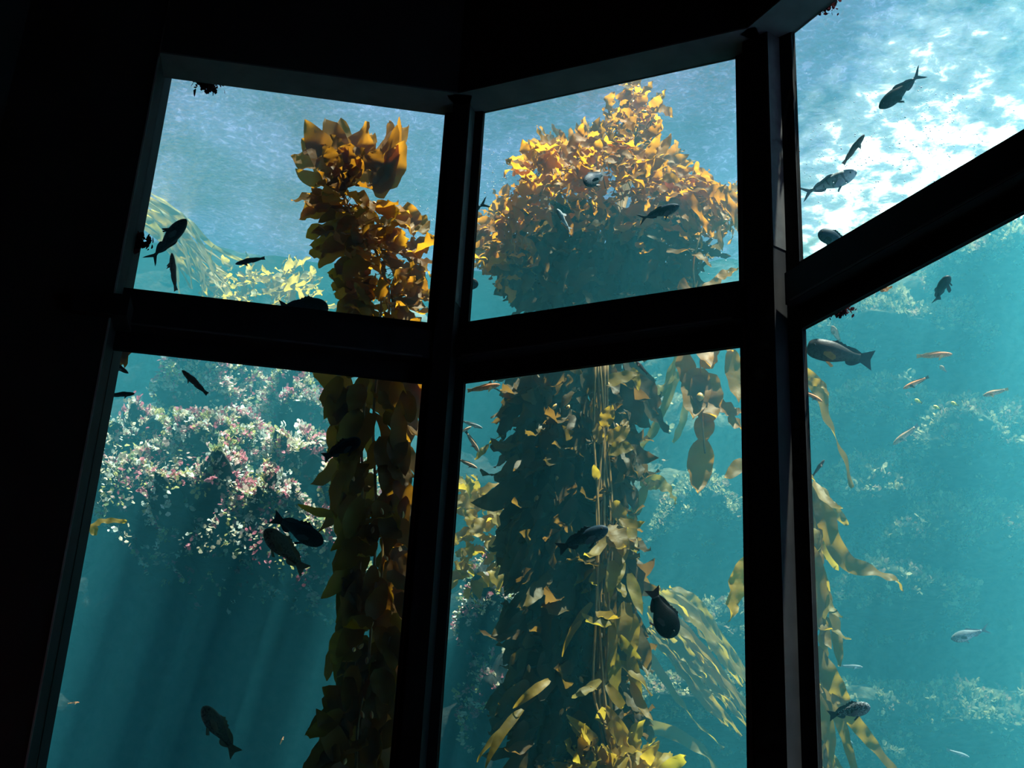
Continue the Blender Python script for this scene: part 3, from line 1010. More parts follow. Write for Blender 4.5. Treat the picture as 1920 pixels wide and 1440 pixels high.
# ---- the strand behind the pane on the visitors' right hand, half hidden by the post
k8 = kelp_root('kelp_plant', at_y(1530, 1500, 8.6), 'long olive kelp straps streaming down beside the widest black post', 'kelp strands')
mb, st, bl = MB(), MB(), Bulbs()
Y8 = 8.6
for q in [([(1505, 690), (1535, 730), (1553, 790), (1580, 850), (1598, 915)], 34), ([(1500, 880), (1530, 905), (1560, 950), (1590, 985)], 40), ([(1525, 905), (1545, 960), (1560, 1010), (1590, 1055), (1640, 1072), (1675, 1085), (1695, 1108)], 46),
          ([(1505, 900), (1525, 1000), (1535, 1080), (1550, 1150)], 56), ([(1500, 1000), (1530, 1100), (1520, 1200), (1540, 1300)], 54), ([(1535, 1080), (1560, 1140), (1570, 1200), (1575, 1250)], 34), ([(1510, 1200), (1550, 1260), (1580, 1310), (1590, 1330)], 50),
          ([(1500, 1150), (1525, 1250), (1550, 1340), (1560, 1440)], 48), ([(1560, 1300), (1600, 1350), (1640, 1400), (1700, 1470)], 34), ([(1520, 1320), (1545, 1390), (1560, 1460)], 46), ([(1535, 1280), (1570, 1340), (1590, 1400), (1610, 1470)], 26),
          ([(1500, 1380), (1540, 1410), (1550, 1470)], 40), ([(1505, 960), (1520, 940), (1530, 1020), (1525, 1110)], 50), ([(1512, 715), (1540, 720), (1555, 745)], 18)]:
    strap_part(k8, M_kelp2, q[0], Y8 + R.uniform(-.15, .15), q[1] * .8, tn=tone(.6, .95) * np.array([1.05, .92, .8]))
for i in range(30):
    q = at_y(1515 + R.uniform(-25, 30), R.uniform(900, 1430), Y8 + R.normal() * .1)
    blade(mb, q, (R.uniform(-.1, .4), R.normal() * .3, -1), (R.normal() * .4, -1, .3), R.uniform(.2, .36), R.uniform(.05, .09), R.choice([-1, 1]) * R.uniform(.2, .9), R.uniform(-.7, .7), .12, tone(.6, .95))
st.tube(path_y([(1490, 660), (1500, 800), (1512, 900), (1520, 1050), (1524, 1200), (1530, 1350), (1540, 1500)], Y8), .008, 5)
mb.build('frond', M_kelp2, k8, True, True)
st.build('stipe', M_stipe, k8)

# ---- hazy kelp far behind the upper pane on the visitors' left
k9 = kelp_root('kelp_plant', at_y(250, 420, 12.9), 'hazy yellow kelp fan trailing in from the jamb behind the upper pane', 'hazy kelp')
mb = MB()
for i in range(26):
    x0 = 255 + R.uniform(-20, 40)
    y0 = 375 + R.uniform(-25, 40)
    e = R.uniform(0, 1)
    strap_part(k9, M_kelp2, [(x0, y0), (x0 + 50 + 20 * e, y0 + 30 + 20 * e), (x0 + 80 + 40 * e, y0 + 80 + 20 * e), (x0 + 90 + 100 * e, y0 + 120 + 40 * R.random())], 12.9 + R.uniform(-.5, .3), R.uniform(6, 13), tn=tone(.8, 1.15))
for (xs, lab) in (((435, 520), 'hazy yellow kelp clump under the surface behind the small dark fish'), ((548, 525), 'hazy yellow kelp clump under the surface beside the tall golden strand')):
    kk = kelp_root('kelp_plant', at_y(xs[0], xs[1] + 60, 13.3), lab, 'hazy kelp')
    cloud_blades('frond', [(xs[0], xs[1], 42, 24, 1), (xs[0] + 4, xs[1] + 50, 42, 40, .8)], 80, M_kelp2, (.15, .34), (.2, .4), 13.3, .4, (-1, .5), (.9, 1.25), kk, bulbs=0)
# small loose bits
k10 = kelp_root('drifting_kelp', at_y(235, 660, 8.6), 'brown kelp scrap dangling at the top corner of the lower pane by the jamb', 'loose kelp')
mb = MB()
for q in [((232, 640), (230, 685), 22), ((250, 648), (226, 670), 18), ((226, 650), (240, 690), 16)]:
    hero(mb, q[0], q[1], 8.6, q[2], R.uniform(-1, 1), .8, 0, tn=(.7, .5, .5))
mb.build('blade', M_kelp, k10, True, True)
k11 = kelp_root('drifting_kelp', at_y(200, 985, 9.4), 'bent yellow kelp blade drifting alone in front of the reef', 'loose kelp')
mb = MB()
ribbon(mb, [(177, 1004), (176, 988), (188, 978), (210, 976), (238, 978)], 9.4, 15, tn=(1.5, 1.35, 1.2), roll=.3)
mb.build('blade', M_kelp2, k11, True, True)
k12 = kelp_root('drifting_kelp', at_y(925, 835, 9.2), 'torn kelp stalk with a pink tip adrift beside the slim fish', 'loose kelp')
mb, bl = MB(), Bulbs()
ribbon(mb, [(890, 862), (905, 845), (922, 828), (945, 815)], 9.2, 12, tn=(.9, .9, .8), roll=1.5)
mb.build('blade', M_kelp2, k12, True, True)
k13 = kelp_root('drifting_kelp', at_y(1660, 540, 7.0), 'orange kelp scrap caught under the slanting black transom', 'loose kelp')
mb = MB()
hero(mb, (1650, 545), (1672, 536), 7.3, 14, .5, .5, tn=(1.2, .9, .8))
hero(mb, (1655, 535), (1662, 548), 7.3, 12, .5, .5, tn=(1.2, .9, .8))
mb.build('blade', M_kelp, k13, True, True)

# tufts of red weed on the frame edges
for (x, y, bh, s, lab) in ((390, 150, .22, .06, 'dark red weed tuft growing on the top edge of the window'), (249, 455, .16, .055, 'dark red weed tuft growing on the jamb edge of the window'),
                           (1545, 8, .18, .04, 'dark weed fringe on the top edge of the slanting pane'), (1575, 582, .2, .03, 'tiny dark weed tuft under the slanting black transom')):
    c = at(x, y, bh)
    root = empty('weed_tuft', c, lab, 'seaweed', 'weed on the frame')
    mb = MB()
    for i in range(170):
        flake(mb, c + R.normal(size=3) * np.array([.05, .03, .024]) * (s / .05), np.array([0, -.3, -.5 if y < 300 else .3]), s * R.uniform(.4, 1), np.array([.045, .010, .012]) * R.uniform(.6, 1.4))
    o = mb.build('foliage', M_algae, root, False, True)

# ------------------------------------------------------------------ reef
reef = [
    # x, y, rx, ry (pixels), Y, depth half, tufts
    (370, 760, 78, 130, 12.3, 1.3, 700), (545, 800, 66, 120, 12.2, 1.3, 600), (235, 910, 95, 80, 11.8, 1.6, 640), (390, 920, 110, 95, 11.6, 1.7, 900),
    (550, 940, 80, 90, 11.5, 1.7, 600), (230, 1010, 85, 75, 11.2, 2.0, 560), (385, 1040, 110, 80, 10.95, 2.2, 760), (505, 1070, 70, 75, 10.9, 2.2, 380), (595, 1115, 52, 60, 10.9, 2.1, 300), (640, 1020, 50, 80, 11.3, 1.9, 340),
    (300, 1060, 66, 50, 10.9, 2.2, 260)]
reef_l = empty('reef_outcrop', at_y(420, 900, 13.0), 'rock reef outcrop crusted with pink, cream and olive weed behind the paired dark fish', 'rock')
for i, (x, y, rx, ry, Y, dp, nt_) in enumerate(reef):
    cs = at_y(x, y, Y)
    c = np.array([cs[0], Y + dp * .75, cs[2] + dp * .22])
    boulder(reef_l, c, (px_size(rx, Y) * 1.05, dp, px_size(ry, Y) * 1.1), 20 + i, int(nt_ * 2.6), PAL_REEF, (.028, .06), 5)
mb = MB()
for i in range(420):
    x = R.uniform(165, 655)
    rim = np.interp(x, [165, 250, 400, 520, 600, 650], [985, 1040, 1060, 1065, 1110, 1050])
    e = R.random() ** .8
    y = rim - 20 - e * 190
    if fbm(np.array([[x / 55., y / 55., 0]]), 9, 3, .6)[0] < -.15:
        continue
    p = at_y(x, y, 9.95 + e * .95 + R.uniform(-.1, .15))
    col = pick(PAL_REEF) * (.55 + .45 * R.random())
    for k in range(int(R.integers(2, 8))):
        flake(mb, p, np.array([R.normal() * .6, -.4, R.uniform(-.8, .4)]), R.uniform(.02, .05), col * R.uniform(.7, 1.2))
        p = p + np.array([R.normal() * .025, R.normal() * .015, -.024])
o = mb.build('hanging_weed', M_algae, reef_l, False, True)
o['kind'] = 'stuff'
# reef slope in the lower middle
low = [((1330, 1400), 170, 80, 12.2, 1.4, 700), ((1350, 1240), 90, 90, 12.8, 1.2, 420), ((1330, 1010), 80, 90, 13.2, 1.0, 420)]
reef_m = empty('reef_slope', at_y(1330, 1420, 13.0), 'olive weed-covered reef slope at the bottom between the dark kelp column and the widest post', 'rock')
for i, ((x, y), rx, ry, Y, dp, nt_) in enumerate(low):
    c = at_y(x, y, Y)
    boulder(reef_m, (c[0], Y + dp * .7, c[2] + dp * .2), (px_size(rx, Y), dp, px_size(ry, Y)), 50 + i, nt_ * 2, PAL_WALL, (.03, .06), 5)
dim = [((925, 1190), 60, 130, 12.8, 1.2, 460), ((930, 1380), 60, 90, 12.7, 1.2, 220)]
reef_d = empty('reef_pillar', at_y(925, 1440, 13.0), 'shaded reef pillar with red weed between the narrow post and the dark kelp column', 'rock')
for i, ((x, y), rx, ry, Y, dp, nt_) in enumerate(dim):
    c = at_y(x, y, Y)
    boulder(reef_d, (c[0], Y + dp * .7, c[2] + dp * .2), (px_size(rx, Y), dp, px_size(ry, Y)), 60 + i, nt_ * 2, PAL_REEF, (.03, .055), 5)
# hazy ledges that belong to the far wall
far = [(1720, 600, 190, 90), (1850, 830, 120, 100), (1680, 760, 130, 60), (1640, 930, 120, 90), (1800, 1010, 150, 110), (1700, 1120, 140, 60), (1780, 1350, 200, 80), (1620, 1420, 120, 60), (1880, 480, 120, 60), (1560, 640, 80, 60)]
for i, (x, y, rx, ry) in enumerate(far):
    Y = 13.6
    for _ in range(8):
        c = at_y(x, y, Y)
        Y = float(wall_y(c[0])) - .9
    o = boulder(tb, (c[0], Y + .6, c[2]), (px_size(rx, Y), .9, px_size(ry, Y)), 70 + i, 1100, PAL_WALL, (.03, .07), 5, mat=M_wallrock)
    o.name = 'wall_ledge'
    o['kind'] = 'structure'
# weed cover of the walls
mb = MB()
sel = R.choice(len(pb), 4200)
nz = fbm(pb * 1.3, 77, 3, 1.0)
for i in sel:
    if nz[i] < -.2 or pb[i][0] < .8 + .8 * nz[i]:
        continue
    tuft(mb, pb[i] + R.normal(size=3) * .06, np.array([0, -1, .4]), R.uniform(.04, .10), pick(PAL_WALL), 6)
o = mb.build('algae', M_algae, tb, False, True)
o['kind'] = 'stuff'

# ------------------------------------------------------------------ fish
SPECIES = {
    # depth, width, snout bluntness, peduncle, belly share, tail fork, tail height, dorsal (s0, s1, h, spiny), anal (s0, s1, h)
    'rockfish': dict(dep=.33, wid=.17, blunt=.62, ped=.095, belly=.52, fork=.03, tail=.26, dor=(.27, .80, .085, 11), anal=(.60, .78, .08), body=.80, pec=.20),
    'wrasse': dict(dep=.175, wid=.11, blunt=.75, ped=.075, belly=.5, fork=-.01, tail=.13, dor=(.27, .84, .035, 0), anal=(.52, .84, .03), body=.86, pec=.12),
    'sheephead': dict(dep=.33, wid=.17, blunt=.40, ped=.125, belly=.50, fork=.02, tail=.31, dor=(.33, .80, .055, 9), anal=(.58, .80, .08), body=.80, pec=.18),
    'jack': dict(dep=.25, wid=.15, blunt=.72, ped=.05, belly=.54, fork=.10, tail=.27, dor=(.36, .74, .045, 0), anal=(.55, .76, .05), body=.79, pec=.14),
    'perch': dict(dep=.42, wid=.15, blunt=.60, ped=.12, belly=.50, fork=.04, tail=.30, dor=(.30, .82, .07, 8), anal=(.55, .80, .08), body=.82, pec=.17),
}


def fish(name, label, cat, sp, head, tail, behind, mat, fin, flip=False, roll=0.0, turn=0.0, bend=0.0, group=None, dep=1.0, eye=True, fin2=None):
    """head and tail pixels; `behind` metres past the glass; turn = metres the tail lies farther than the head"""
    S = SPECIES[sp]
    Hc = at((head[0] + tail[0]) / 2, (head[1] + tail[1]) / 2, behind)
    dist = np.linalg.norm(Hc - EYE)
    mid = np.array([(head[0] + tail[0]) / 2, (head[1] + tail[1]) / 2])
    H = EYE + ray(*head) * (dist - turn / 2)
    T = EYE + ray(*tail) * (dist + turn / 2)
    Lg = float(np.linalg.norm(T - H))
    X = (T - H) / Lg
    view = ray(*mid)
    up = np.array([0, 0, 1.0])
    Z = np.cross(X, view)
    Z /= np.linalg.norm(Z)
    if np.dot(Z, up) < 0:
        Z = -Z
    if flip:
        Z = -Z
    Y = np.cross(Z, X)
    Z2 = Z * math.cos(roll) + Y * math.sin(roll)
    Y2 = np.cross(Z2, X)
    root = bpy.data.objects.new(name, None)
    root.empty_display_size = 0.1
    C.objects.link(root)
    cen = (H + T) / 2
    root.matrix_world = Matrix(((X[0], Y2[0], Z2[0], cen[0]), (X[1], Y2[1], Z2[1], cen[1]), (X[2], Y2[2], Z2[2], cen[2]), (0, 0, 0, 1)))
    tag(root, label, cat, group)
    bodyL = S['body']

    def lat(s):      # sideways bend of the spine
        return bend * ((s - .35) ** 2 - .08) * (1 if s > .35 else .5)

    def prof(s):
        """half depth above / below and half width at body fraction s"""
        q = s / bodyL
        a = q ** S['blunt']
        k = min(1.0, max(0.0, q))
        e = (math.sin(math.pi * min(1.0, (k ** S['blunt']) * 0.5 / (0.38 ** S['blunt'])) if False else 0))
        # rises to the deepest point at 0.38, falls to the peduncle
        if k < .38:
            g = (math.sin(.5 * math.pi * (k / .38) ** (S['blunt'] * .95))) ** .9
        else:
            u = (k - .38) / .62
            c = .5 + .5 * math.cos(math.pi * min(1, u * 1.06))
            g = S['ped'] / S['dep'] + (1 - S['ped'] / S['dep']) * c ** .95
        g = max(g, .012)
        hh = S['dep'] * dep * g
        ww = S['wid'] * (g ** .85) * .5 * (1.0 - .55 * max(0, k - .5))
        return hh * (1 - S['belly']), hh * S['belly'], ww

    mb = MB()
    nr, nk = 26, 14
    V = []
    for i in range(nr):
        s = bodyL * (i / (nr - 1)) ** 1.25
        t, b, w_ = prof(s)
        for j in range(nk):
            a = 2 * math.pi * j / nk
            y, z = math.cos(a), math.sin(a)
            z = (t if z > 0 else b) * z
            # gill cover edge, a slight step behind the head
            gl = 1.04 if abs(s - .235) < .02 else 1.0
            V.append(((s - .5) * Lg, (y * w_ * gl + lat(s)) * Lg, z * Lg - .006 * Lg * (1 if i == 0 else 0)))
    F = [(i * nk + j, (i + 1) * nk + j, (i + 1) * nk + (j + 1) % nk, i * nk + (j + 1) % nk) for i in range(nr - 1) for j in range(nk)]
    F += [tuple(range(nk)), tuple(range((nr - 1) * nk, nr * nk))[::-1]]
    body = mb.add(V, F).build('body', mat)
    body.parent = root

    def plate(nm, pts, m, th=.006, y0=0.0, splay=0.0, bend_it=True):
        """thin fin from an outline of (s, z), thickness tapering is left to the bevelled rim"""
        n = len(pts)
        z0 = pts[0][1]
        V = []
        for sg in (1, -1):
            for (s, z, *e) in pts:
                V.append(((s - .5) * Lg, (y0 + splay * (e[0] if e else 0) + sg * th * .5 + (lat(s) if bend_it else lat(.3))) * Lg, z * Lg))
        f = [tuple(range(n)), tuple(range(n, 2 * n))[::-1]] + [(i, i + n, (i + 1) % n + n, (i + 1) % n) for i in range(n)]
        o = MB().add(V, f).build(nm, m, None, False)
        o.parent = root
        return o

    t1, b1, _ = prof(bodyL)
    th_ = S['tail'] * .5
    e0 = bodyL - .03
    k = S['fork']
    tp = [(e0, t1 * .9), (e0 + .06, t1 * 1.25), (.94, th_ * .82), (1.0, th_), (.985 - k * .4, th_ * .55), (.975 - k, 0), (.985 - k * .4, -th_ * .55), (1.0, -th_), (.94, -th_ * .82), (e0 + .06, -b1 * 1.25), (e0, -b1 * .9)]
    plate('tail_fin', tp, fin)
    s0, s1, h, spn = S['dor']
    n = 17 if spn else 9
    top, base = [], []
    for i in range(n):
        u = i / (n - 1)
        s = s0 + (s1 - s0) * u
        tt = prof(s)[0]
        base.append((s, tt * .80))
        prf = (min(1, u * 5) * (1 - .35 * u)) * (1 if u < .62 else 1.0)
        if u > .60:
            prf = .85 * math.sin(math.pi * min(1, .25 + (u - .60) / .40 * .75)) + .1
        jag = 1.0 if (not spn or u > .6) else (1.0 if i % 2 else .66)
        top.append((s + .02 * u, tt * .95 + h * prf * jag))
    plate('dorsal_fin', base + top[::-1], fin, .007)
    s0, s1, h = S['anal']
    top, base = [], []
    for i in range(8):
        u = i / 7
        s = s0 + (s1 - s0) * u
        bb = prof(s)[1]
        base.append((s, -bb * .8))
        top.append((s + .03, -bb * .95 - h * math.sin(math.pi * (.12 + .88 * u)) ** .8 * (1 - .3 * u)))
    plate('anal_fin', base + top[::-1], fin, .007)
    pl = S['pec']
    for sg in (1, -1):
        w_ = prof(.26)[2]
        zc = -prof(.26)[1] * .25
        pts = [(.25, zc + .02, 0), (.25 + pl * .5, zc + .035, .5), (.25 + pl * .95, zc - .01, .95), (.25 + pl, zc - .05, 1), (.25 + pl * .8, zc - .085, .8), (.25 + pl * .4, zc - .06, .45), (.25, zc - .025, 0)]
        plate('pectoral_fin', pts, fin2 or fin, .006, sg * w_ * .95, sg * pl * .55, False)
        zb = -prof(.32)[1] * .9
        pts = [(.30, zb, 0), (.36, zb, 0), (.30 + pl * .75, zb - .055, .7), (.33 + pl * .45, zb - .08, .8)]
        plate('pelvic_fin', pts, fin2 or fin, .006, sg * .02, sg * .05, False)
        if eye:
            t, b, w_ = prof(.10)
            r = .022 * Lg * (S['dep'] / .3) ** .4
            V = []
            for i in range(7):
                for j in range(8):
                    a, c = math.pi * i / 6, 2 * math.pi * j / 8
                    V.append(((.10 - .5) * Lg + r * math.sin(a) * math.cos(c), (lat(.1) + sg * w_ * .80) * Lg + r * .6 * math.cos(a) * sg, t * .35 * Lg + r * math.sin(a) * math.sin(c)))
            F = [(i * 8 + j, i * 8 + (j + 1) % 8, (i + 1) * 8 + (j + 1) % 8, (i + 1) * 8 + j) for i in range(6) for j in range(8)]
            o = MB().add(V, F).build('eye', M_eye)
            o.parent = root
    return root


M_yel = plain('yellow_fish_skin', (.75, .62, .10), (.85, .75, .2), 20, .5, .3)
M_eye = plain('fish_eye', (0.01, 0.01, 0.01), (0.05, 0.04, 0.02), 3.0, 0.1, 0.6)
F_dark = mat_fish('dark_slate_fish', (.012, .015, .020), (.02, .024, .03), (.045, .05, .05), (.009, .011, .014))
F_black = mat_fish('black_fish', (.004, .004, .005), (.006, .006, .007), (.01, .01, .01), (.003, .003, .004), 0.0, .04)
F_blue = mat_fish('blue_grey_fish', (.018, .032, .048), (.03, .05, .07), (.07, .10, .09), (.015, .028, .04))
F_sheep = mat_fish('grey_sheephead', (.025, .025, .026), (.055, .052, .05), (.08, .07, .06), (.035, .033, .03))
F_brown = mat_fish('brown_wrasse', (.07, .035, .03), (.13, .055, .04), (.20, .10, .07), (.06, .03, .025))
F_orange = mat_fish('orange_wrasse', (.72, .26, .10), (.85, .36, .16), (.90, .60, .40), (.62, .20, .08))
F_tan = mat_fish('tan_wrasse', (.48, .30, .18), (.60, .40, .26), (.72, .55, .42), (.40, .24, .14))
F_silver = mat_fish('silver_grey_fish', (.13, .17, .18), (.30, .34, .34), (.52, .55, .52), (.18, .2, .2))
F_bar = mat_fish('pale_barred_fish', (.36, .40, .40), (.60, .62, .58), (.55, .58, .55), (.20, .22, .22), 1.0)
F_olive = mat_fish('olive_rockfish', (.06, .065, .04), (.10, .11, .065), (.17, .17, .11), (.045, .05, .03))
F_spot = mat_fish('spotted_rockfish', (.016, .018, .022), (.03, .033, .036), (.10, .11, .11), (.26, .28, .28))
FN_dark = plain('dark_fin', (.015, .017, .02), (.03, .033, .035), 30, .5, .3)
FN_brown = plain('brown_fin', (.08, .04, .03), (.14, .08, .05), 30, .5, .3)
FN_orange = plain('orange_fin', (.62, .30, .10), (.80, .45, .16), 30, .5, .3)
FN_grey = plain('grey_fin', (.20, .23, .23), (.32, .35, .34), 30, .5, .3)
FN_olive = plain('olive_fin', (.12, .11, .05), (.20, .18, .09), 30, .5, .3)
FN_blk = plain('black_tail_fin', (.02, .015, .015), (.05, .03, .03), 30, .5, .3)

G = 'aquarium fish'
# upper pane, visitors' left
fish('rockfish', 'dark fish swimming steeply upward beside the jamb in the upper pane', 'fish', 'jack', (350, 411), (279, 493), .7, F_dark, FN_dark, True, .3, .1, .10)
fish('wrasse', 'slim red-brown fish standing upright just below the steep dark fish', 'fish', 'wrasse', (322, 474), (328, 545), .9, F_brown, FN_brown, False, .7, .1, -.12)
fish('wrasse', 'small dark slim fish level in open water between the steep fish and golden kelp', 'fish', 'wrasse', (441, 495), (497, 483), .9, F_dark, FN_dark, False, .3, 0, .1)
fish('perch', 'plump grey fish resting on the top of the black transom next to the golden strand', 'fish', 'perch', (616, 578), (522, 576), .55, F_dark, FN_dark, False, 0, .05, 0)
fish('wrasse', 'small dark fish mostly hidden by the transom, beside the plump grey fish', 'fish', 'wrasse', (452, 582), (406, 562), .8, F_dark, FN_dark, False, .2)
# upper pane, middle
fish('blue_rockfish', 'round blue-grey fish facing away in front of the bright canopy', 'fish', 'perch', (1096, 345), (1136, 322), .8, F_blue, FN_dark, False, .2, .18, .1)
fish('silver_perch', 'fish flashing white and green among the shaded canopy blades', 'fish', 'jack', (1044, 392), (1070, 434), .9, F_silver, FN_grey, True, 1.0, .1, .1)
fish('blue_rockfish', 'dark blue fish crossing the canopy, its blunt head towards the widest black post', 'fish', 'jack', (1274, 385), (1196, 412), .7, F_blue, FN_dark, False, .25, .05, .06)
fish('jack', 'dark fish tail sticking out from behind the narrow post', 'fish', 'jack', (840, 415), (917, 378), .8, F_dark, FN_dark, False, .2)
fish('rockfish', 'dark rounded fish snout poking out behind the narrow post above the transom', 'fish', 'perch', (897, 533), (840, 528), .8, F_dark, FN_dark)
# upper pane, visitors' right
fish('jack', 'grey fork-tailed fish diving in bright open water near the top of the slanting pane', 'fish', 'jack', (1648, 203), (1732, 133), .8, F_dark, FN_dark, False, -.2, .1, .05)
fish('wrasse', 'slim brown fish slanting upward between two larger fish in the slanting pane', 'fish', 'wrasse', (1621, 252), (1580, 308), .9, F_brown, FN_brown, False, .5, 0, .05)
fish('jack', 'pale silvery fish with dusky bars and a forked yellowish tail', 'fish', 'jack', (1607, 321), (1500, 366), .8, F_bar, FN_grey, False, .1, .05, -.05)
fish('perch', 'greenish grey fish half hidden behind the slanting transom', 'fish', 'perch', (1534, 436), (1600, 462), .7, F_blue, FN_dark, False, .2)
# lower pane, visitors' left
fish('wrasse', 'brown slim fish leaving the pane at the jamb below the kelp scrap', 'fish', 'wrasse', (241, 700), (192, 670), .6, F_brown, FN_brown, False, .2, 0, .1)
fish('wrasse', 'brown slim fish slanting downward in front of the reef tower', 'fish', 'wrasse', (341, 694), (389, 740), .7, F_brown, FN_brown, False, .2, 0, -.14)
fish('wrasse', 'dark slim fish swimming level beside the jamb above the reef', 'fish', 'wrasse', (253, 738), (200, 742), .7, F_dark, FN_dark, False, .2, 0, .06)
fish('rockfish', 'blue-black fish in front of the hanging golden strand', 'fish', 'rockfish', (676, 824), (606, 858), .45, F_black, FN_dark, False, .1, .08, .12)
fish('rockfish', 'upper of the paired dark fish, head down and tail raised', 'fish', 'rockfish', (606, 1019), (510, 968), .75, F_dark, FN_dark, False, .1, .05, -.05)
fish('rockfish', 'lower of the paired dark fish, olive, with its tail sinking', 'fish', 'rockfish', (497, 992), (574, 1072), .65, F_olive, FN_olive, False, .1, .05, .08)
fish('rockfish', 'mottled olive fish hanging tail down alone in deep blue water', 'fish', 'rockfish', (381, 1324), (444, 1416), .9, F_olive, FN_olive, False, .2, .05, .05, dep=.9)
fish('small_fish', 'tiny orange fish in the dark water beside the jamb', 'fish', 'wrasse', (149, 1317), (127, 1319), 2.6, F_orange, FN_orange)
fish('small_fish', 'tiny orange fish alone between the olive fish and the golden strand', 'fish', 'wrasse', (532, 1381), (525, 1396), 2.6, F_orange, FN_orange)
# lower pane, middle
fish('wrasse', 'orange-pink fish with a black tail at the top corner by the narrow post', 'fish', 'wrasse', (938, 721), (876, 733), .7, F_orange, FN_orange, False, .2, 0, -.06)
fish('wrasse', 'slim grey fish, topmost of the trio beside the narrow post', 'fish', 'wrasse', (905, 803), (866, 789), 1.3, F_silver, FN_grey, False, .2, 0, .1)
fish('wrasse', 'slim tan fish pointing steeply downward beside the torn stalk', 'fish', 'wrasse', (898, 848), (873, 808), 1.2, F_tan, FN_brown, False, .2)
fish('wrasse', 'slim tan fish cut off by the narrow post, within the trio', 'fish', 'wrasse', (884, 800), (858, 813), 1.3, F_tan, FN_brown, False, .2)
fish('wrasse', 'slim reddish fish below the trio at the narrow post', 'fish', 'wrasse', (895, 878), (858, 860), 1.1, F_tan, FN_brown, False, .2)
fish('blue_rockfish', 'blue-black fish in front of the dark kelp column', 'fish', 'rockfish', (1140, 990), (1045, 1030), .7, F_blue, FN_dark, False, .1, .08, .05, dep=.85)
fish('perch', 'deep-bodied black fish swimming head down, its tail raised', 'fish', 'perch', (1262, 1196), (1222, 1102), .5, F_black, FN_blk, False, .05, .05, 0, dep=1.15)
fish('wrasse', 'slim brown fish among the blades at the top of the lower middle pane', 'fish', 'wrasse', (1191, 675), (1214, 702), 1.0, F_brown, FN_brown, False, .2)
# lower pane, visitors' right
fish('sheephead', 'big dark grey fish with a blunt head and orange belly fin', 'fish', 'sheephead', (1513, 650), (1638, 676), .9, F_sheep, FN_dark, False, .05, .05, .04, fin2=FN_orange)
fish('wrasse', 'small tan fish above the big blunt-headed fish', 'fish', 'wrasse', (1559, 611), (1575, 640), 2.2, F_tan, FN_olive, False, .2, .1, 0, dep=1.6)
fish('wrasse', 'bright orange fish level in the hazy water of the slanting lower pane', 'fish', 'wrasse', (1786, 664), (1718, 668), 2.0, F_orange, FN_orange, False, .1)
fish('wrasse', 'orange-brown slim fish below the bright orange one', 'fish', 'wrasse', (1693, 729), (1742, 706), 2.2, F_orange, FN_brown, False, .1, 0, .05)
fish('wrasse', 'pinkish tan fish nearest the picture edge, facing the others', 'fish', 'wrasse', (1843, 742), (1891, 729), 2.3, F_tan, FN_orange, False, .1, 0, 0, dep=1.25)
fish('wrasse', 'pale tan fish slanting up in the hazy water below the orange ones', 'fish', 'wrasse', (1674, 834), (1722, 796), 2.8, F_tan, FN_grey, False, .1, 0, 0, dep=1.1)
fish('rockfish', 'dark oval fish seen from below under the slanting transom', 'fish', 'rockfish', (1776, 518), (1755, 564), 1.0, F_dark, FN_dark, False, .9, .2, .05)
fish('silver_perch', 'grey fish facing the olive straps in open hazy water', 'fish', 'jack', (1783, 1198), (1856, 1178), 2.2, F_silver, FN_grey, False, .05, 0, 0, dep=1.2)
fish('rockfish', 'spotted dark fish in front of the olive straps, low in the pane', 'fish', 'rockfish', (1632, 1324), (1553, 1342), .75, F_spot, FN_dark, False, .1, .05, .08)
fish('wrasse', 'pale blue slender fish behind the olive straps', 'fish', 'wrasse', (1618, 1251), (1574, 1248), 2.8, F_silver, FN_grey)
fish('wrasse', 'pale slender fish low in the haze below the spotted dark fish', 'fish', 'wrasse', (1818, 1420), (1775, 1405), 3.2, F_silver, FN_grey)
fish('wrasse', 'pale slender fish just below the spotted dark fish', 'fish', 'wrasse', (1600, 1395), (1578, 1378), 2.8, F_silver, FN_grey)
fish('wrasse', 'orange-brown fish emerging behind the widest black post at the looped strap', 'fish', 'wrasse', (1542, 753), (1500, 730), 1.1, F_orange, FN_brown)
fish('wrasse', 'thin red fish rising behind the widest black post above the olive straps', 'fish', 'wrasse', (1546, 862), (1524, 892), 1.4, F_brown, FN_brown)
fish('perch', 'tiny faint pink fish under the bright orange one', 'fish', 'perch', (1762, 686), (1776, 698), 3.0, F_tan, FN_grey)
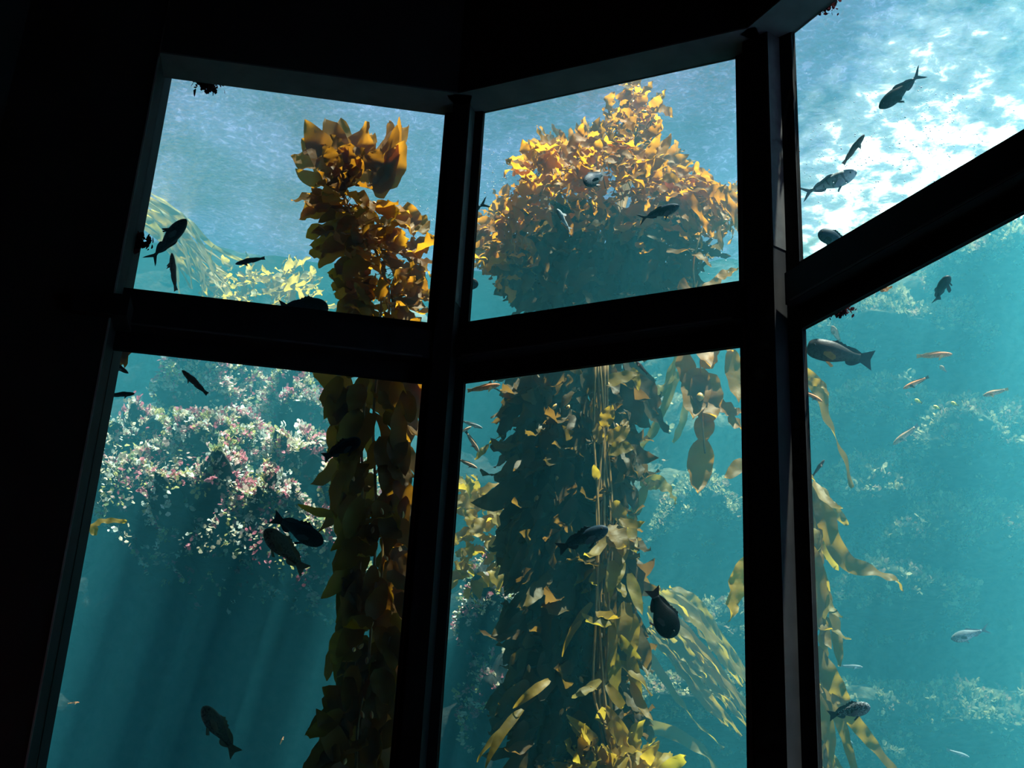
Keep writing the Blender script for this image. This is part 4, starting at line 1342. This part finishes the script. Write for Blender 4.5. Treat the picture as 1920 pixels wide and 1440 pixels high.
for (x, y, lab) in ((1722, 752, 'small yellow fish first in line towards the post'), (1757, 764, 'small yellow fish lowest of the yellow ones'), (1790, 757, 'small yellow fish farthest from the post')):
    fish('yellow_fish', lab, 'fish', 'perch', (x - 7, y - 3), (x + 8, y + 4), 3.0, M_yel, FN_olive, False, .1)

# ------------------------------------------------------------------ vent on the dark wall
u = (W2 - W1) / np.linalg.norm(W2 - W1)
nv = np.array([-u[1], u[0]])
if np.dot(nv, W1) > 0:
    nv = -nv
d = ray(128, 350)
A = np.array([[d[0], -u[0]], [d[1], -u[1]]])
tt, ss = np.linalg.solve(A, W1 - EYE[:2])
cz = EYE[2] + d[2] * tt
cw = W1 + u * ss
v.location = (cw[0], cw[1], cz)
mb = MB()
mb.prism([cw - u * .12 + nv * .001, cw + u * .12 + nv * .001, cw + u * .12 + nv * .012, cw - u * .12 + nv * .012], cz - .13, cz + .13)
mb.build('vent_plate', M_black, v, False)
for k in range(5):
    z = cz - .09 + .045 * k
    s_ = MB().prism([cw - u * .10 + nv * .012, cw + u * .10 + nv * .012, cw + u * .10 + nv * .022, cw - u * .10 + nv * .022], z - .010, z + .010)
    s_.build('vent_slat', M_strip, v, False)

# ------------------------------------------------------------------ air bubbles under the surface
bm_ = plain('bubble_skin', (.85, .9, .95), (.95, .97, 1), 5, .1, .9)
mb = MB()
tet = np.array([(1, 0, 0), (-1, 0, 0), (0, 1, 0), (0, -1, 0), (0, 0, 1), (0, 0, -1)], float)
tf = [(0, 2, 4), (2, 1, 4), (1, 3, 4), (3, 0, 4), (2, 0, 5), (1, 2, 5), (3, 1, 5), (0, 3, 5)]
for (cx, cy, rx, ry, n) in ((1700, 250, 180, 110, 260), (1560, 330, 60, 60, 60), (940, 330, 50, 60, 70), (960, 400, 30, 60, 30), (1330, 480, 50, 40, 30), (790, 400, 30, 60, 30)):
    for i in range(n):
        p = at(cx + R.normal() * rx * .5, cy + R.normal() * ry * .5, R.uniform(.6, 3.0))
        mb.add(p + tet * R.uniform(.003, .007), tf)
tag(mb.build('bubbles', bm_, None, True), kind='stuff')
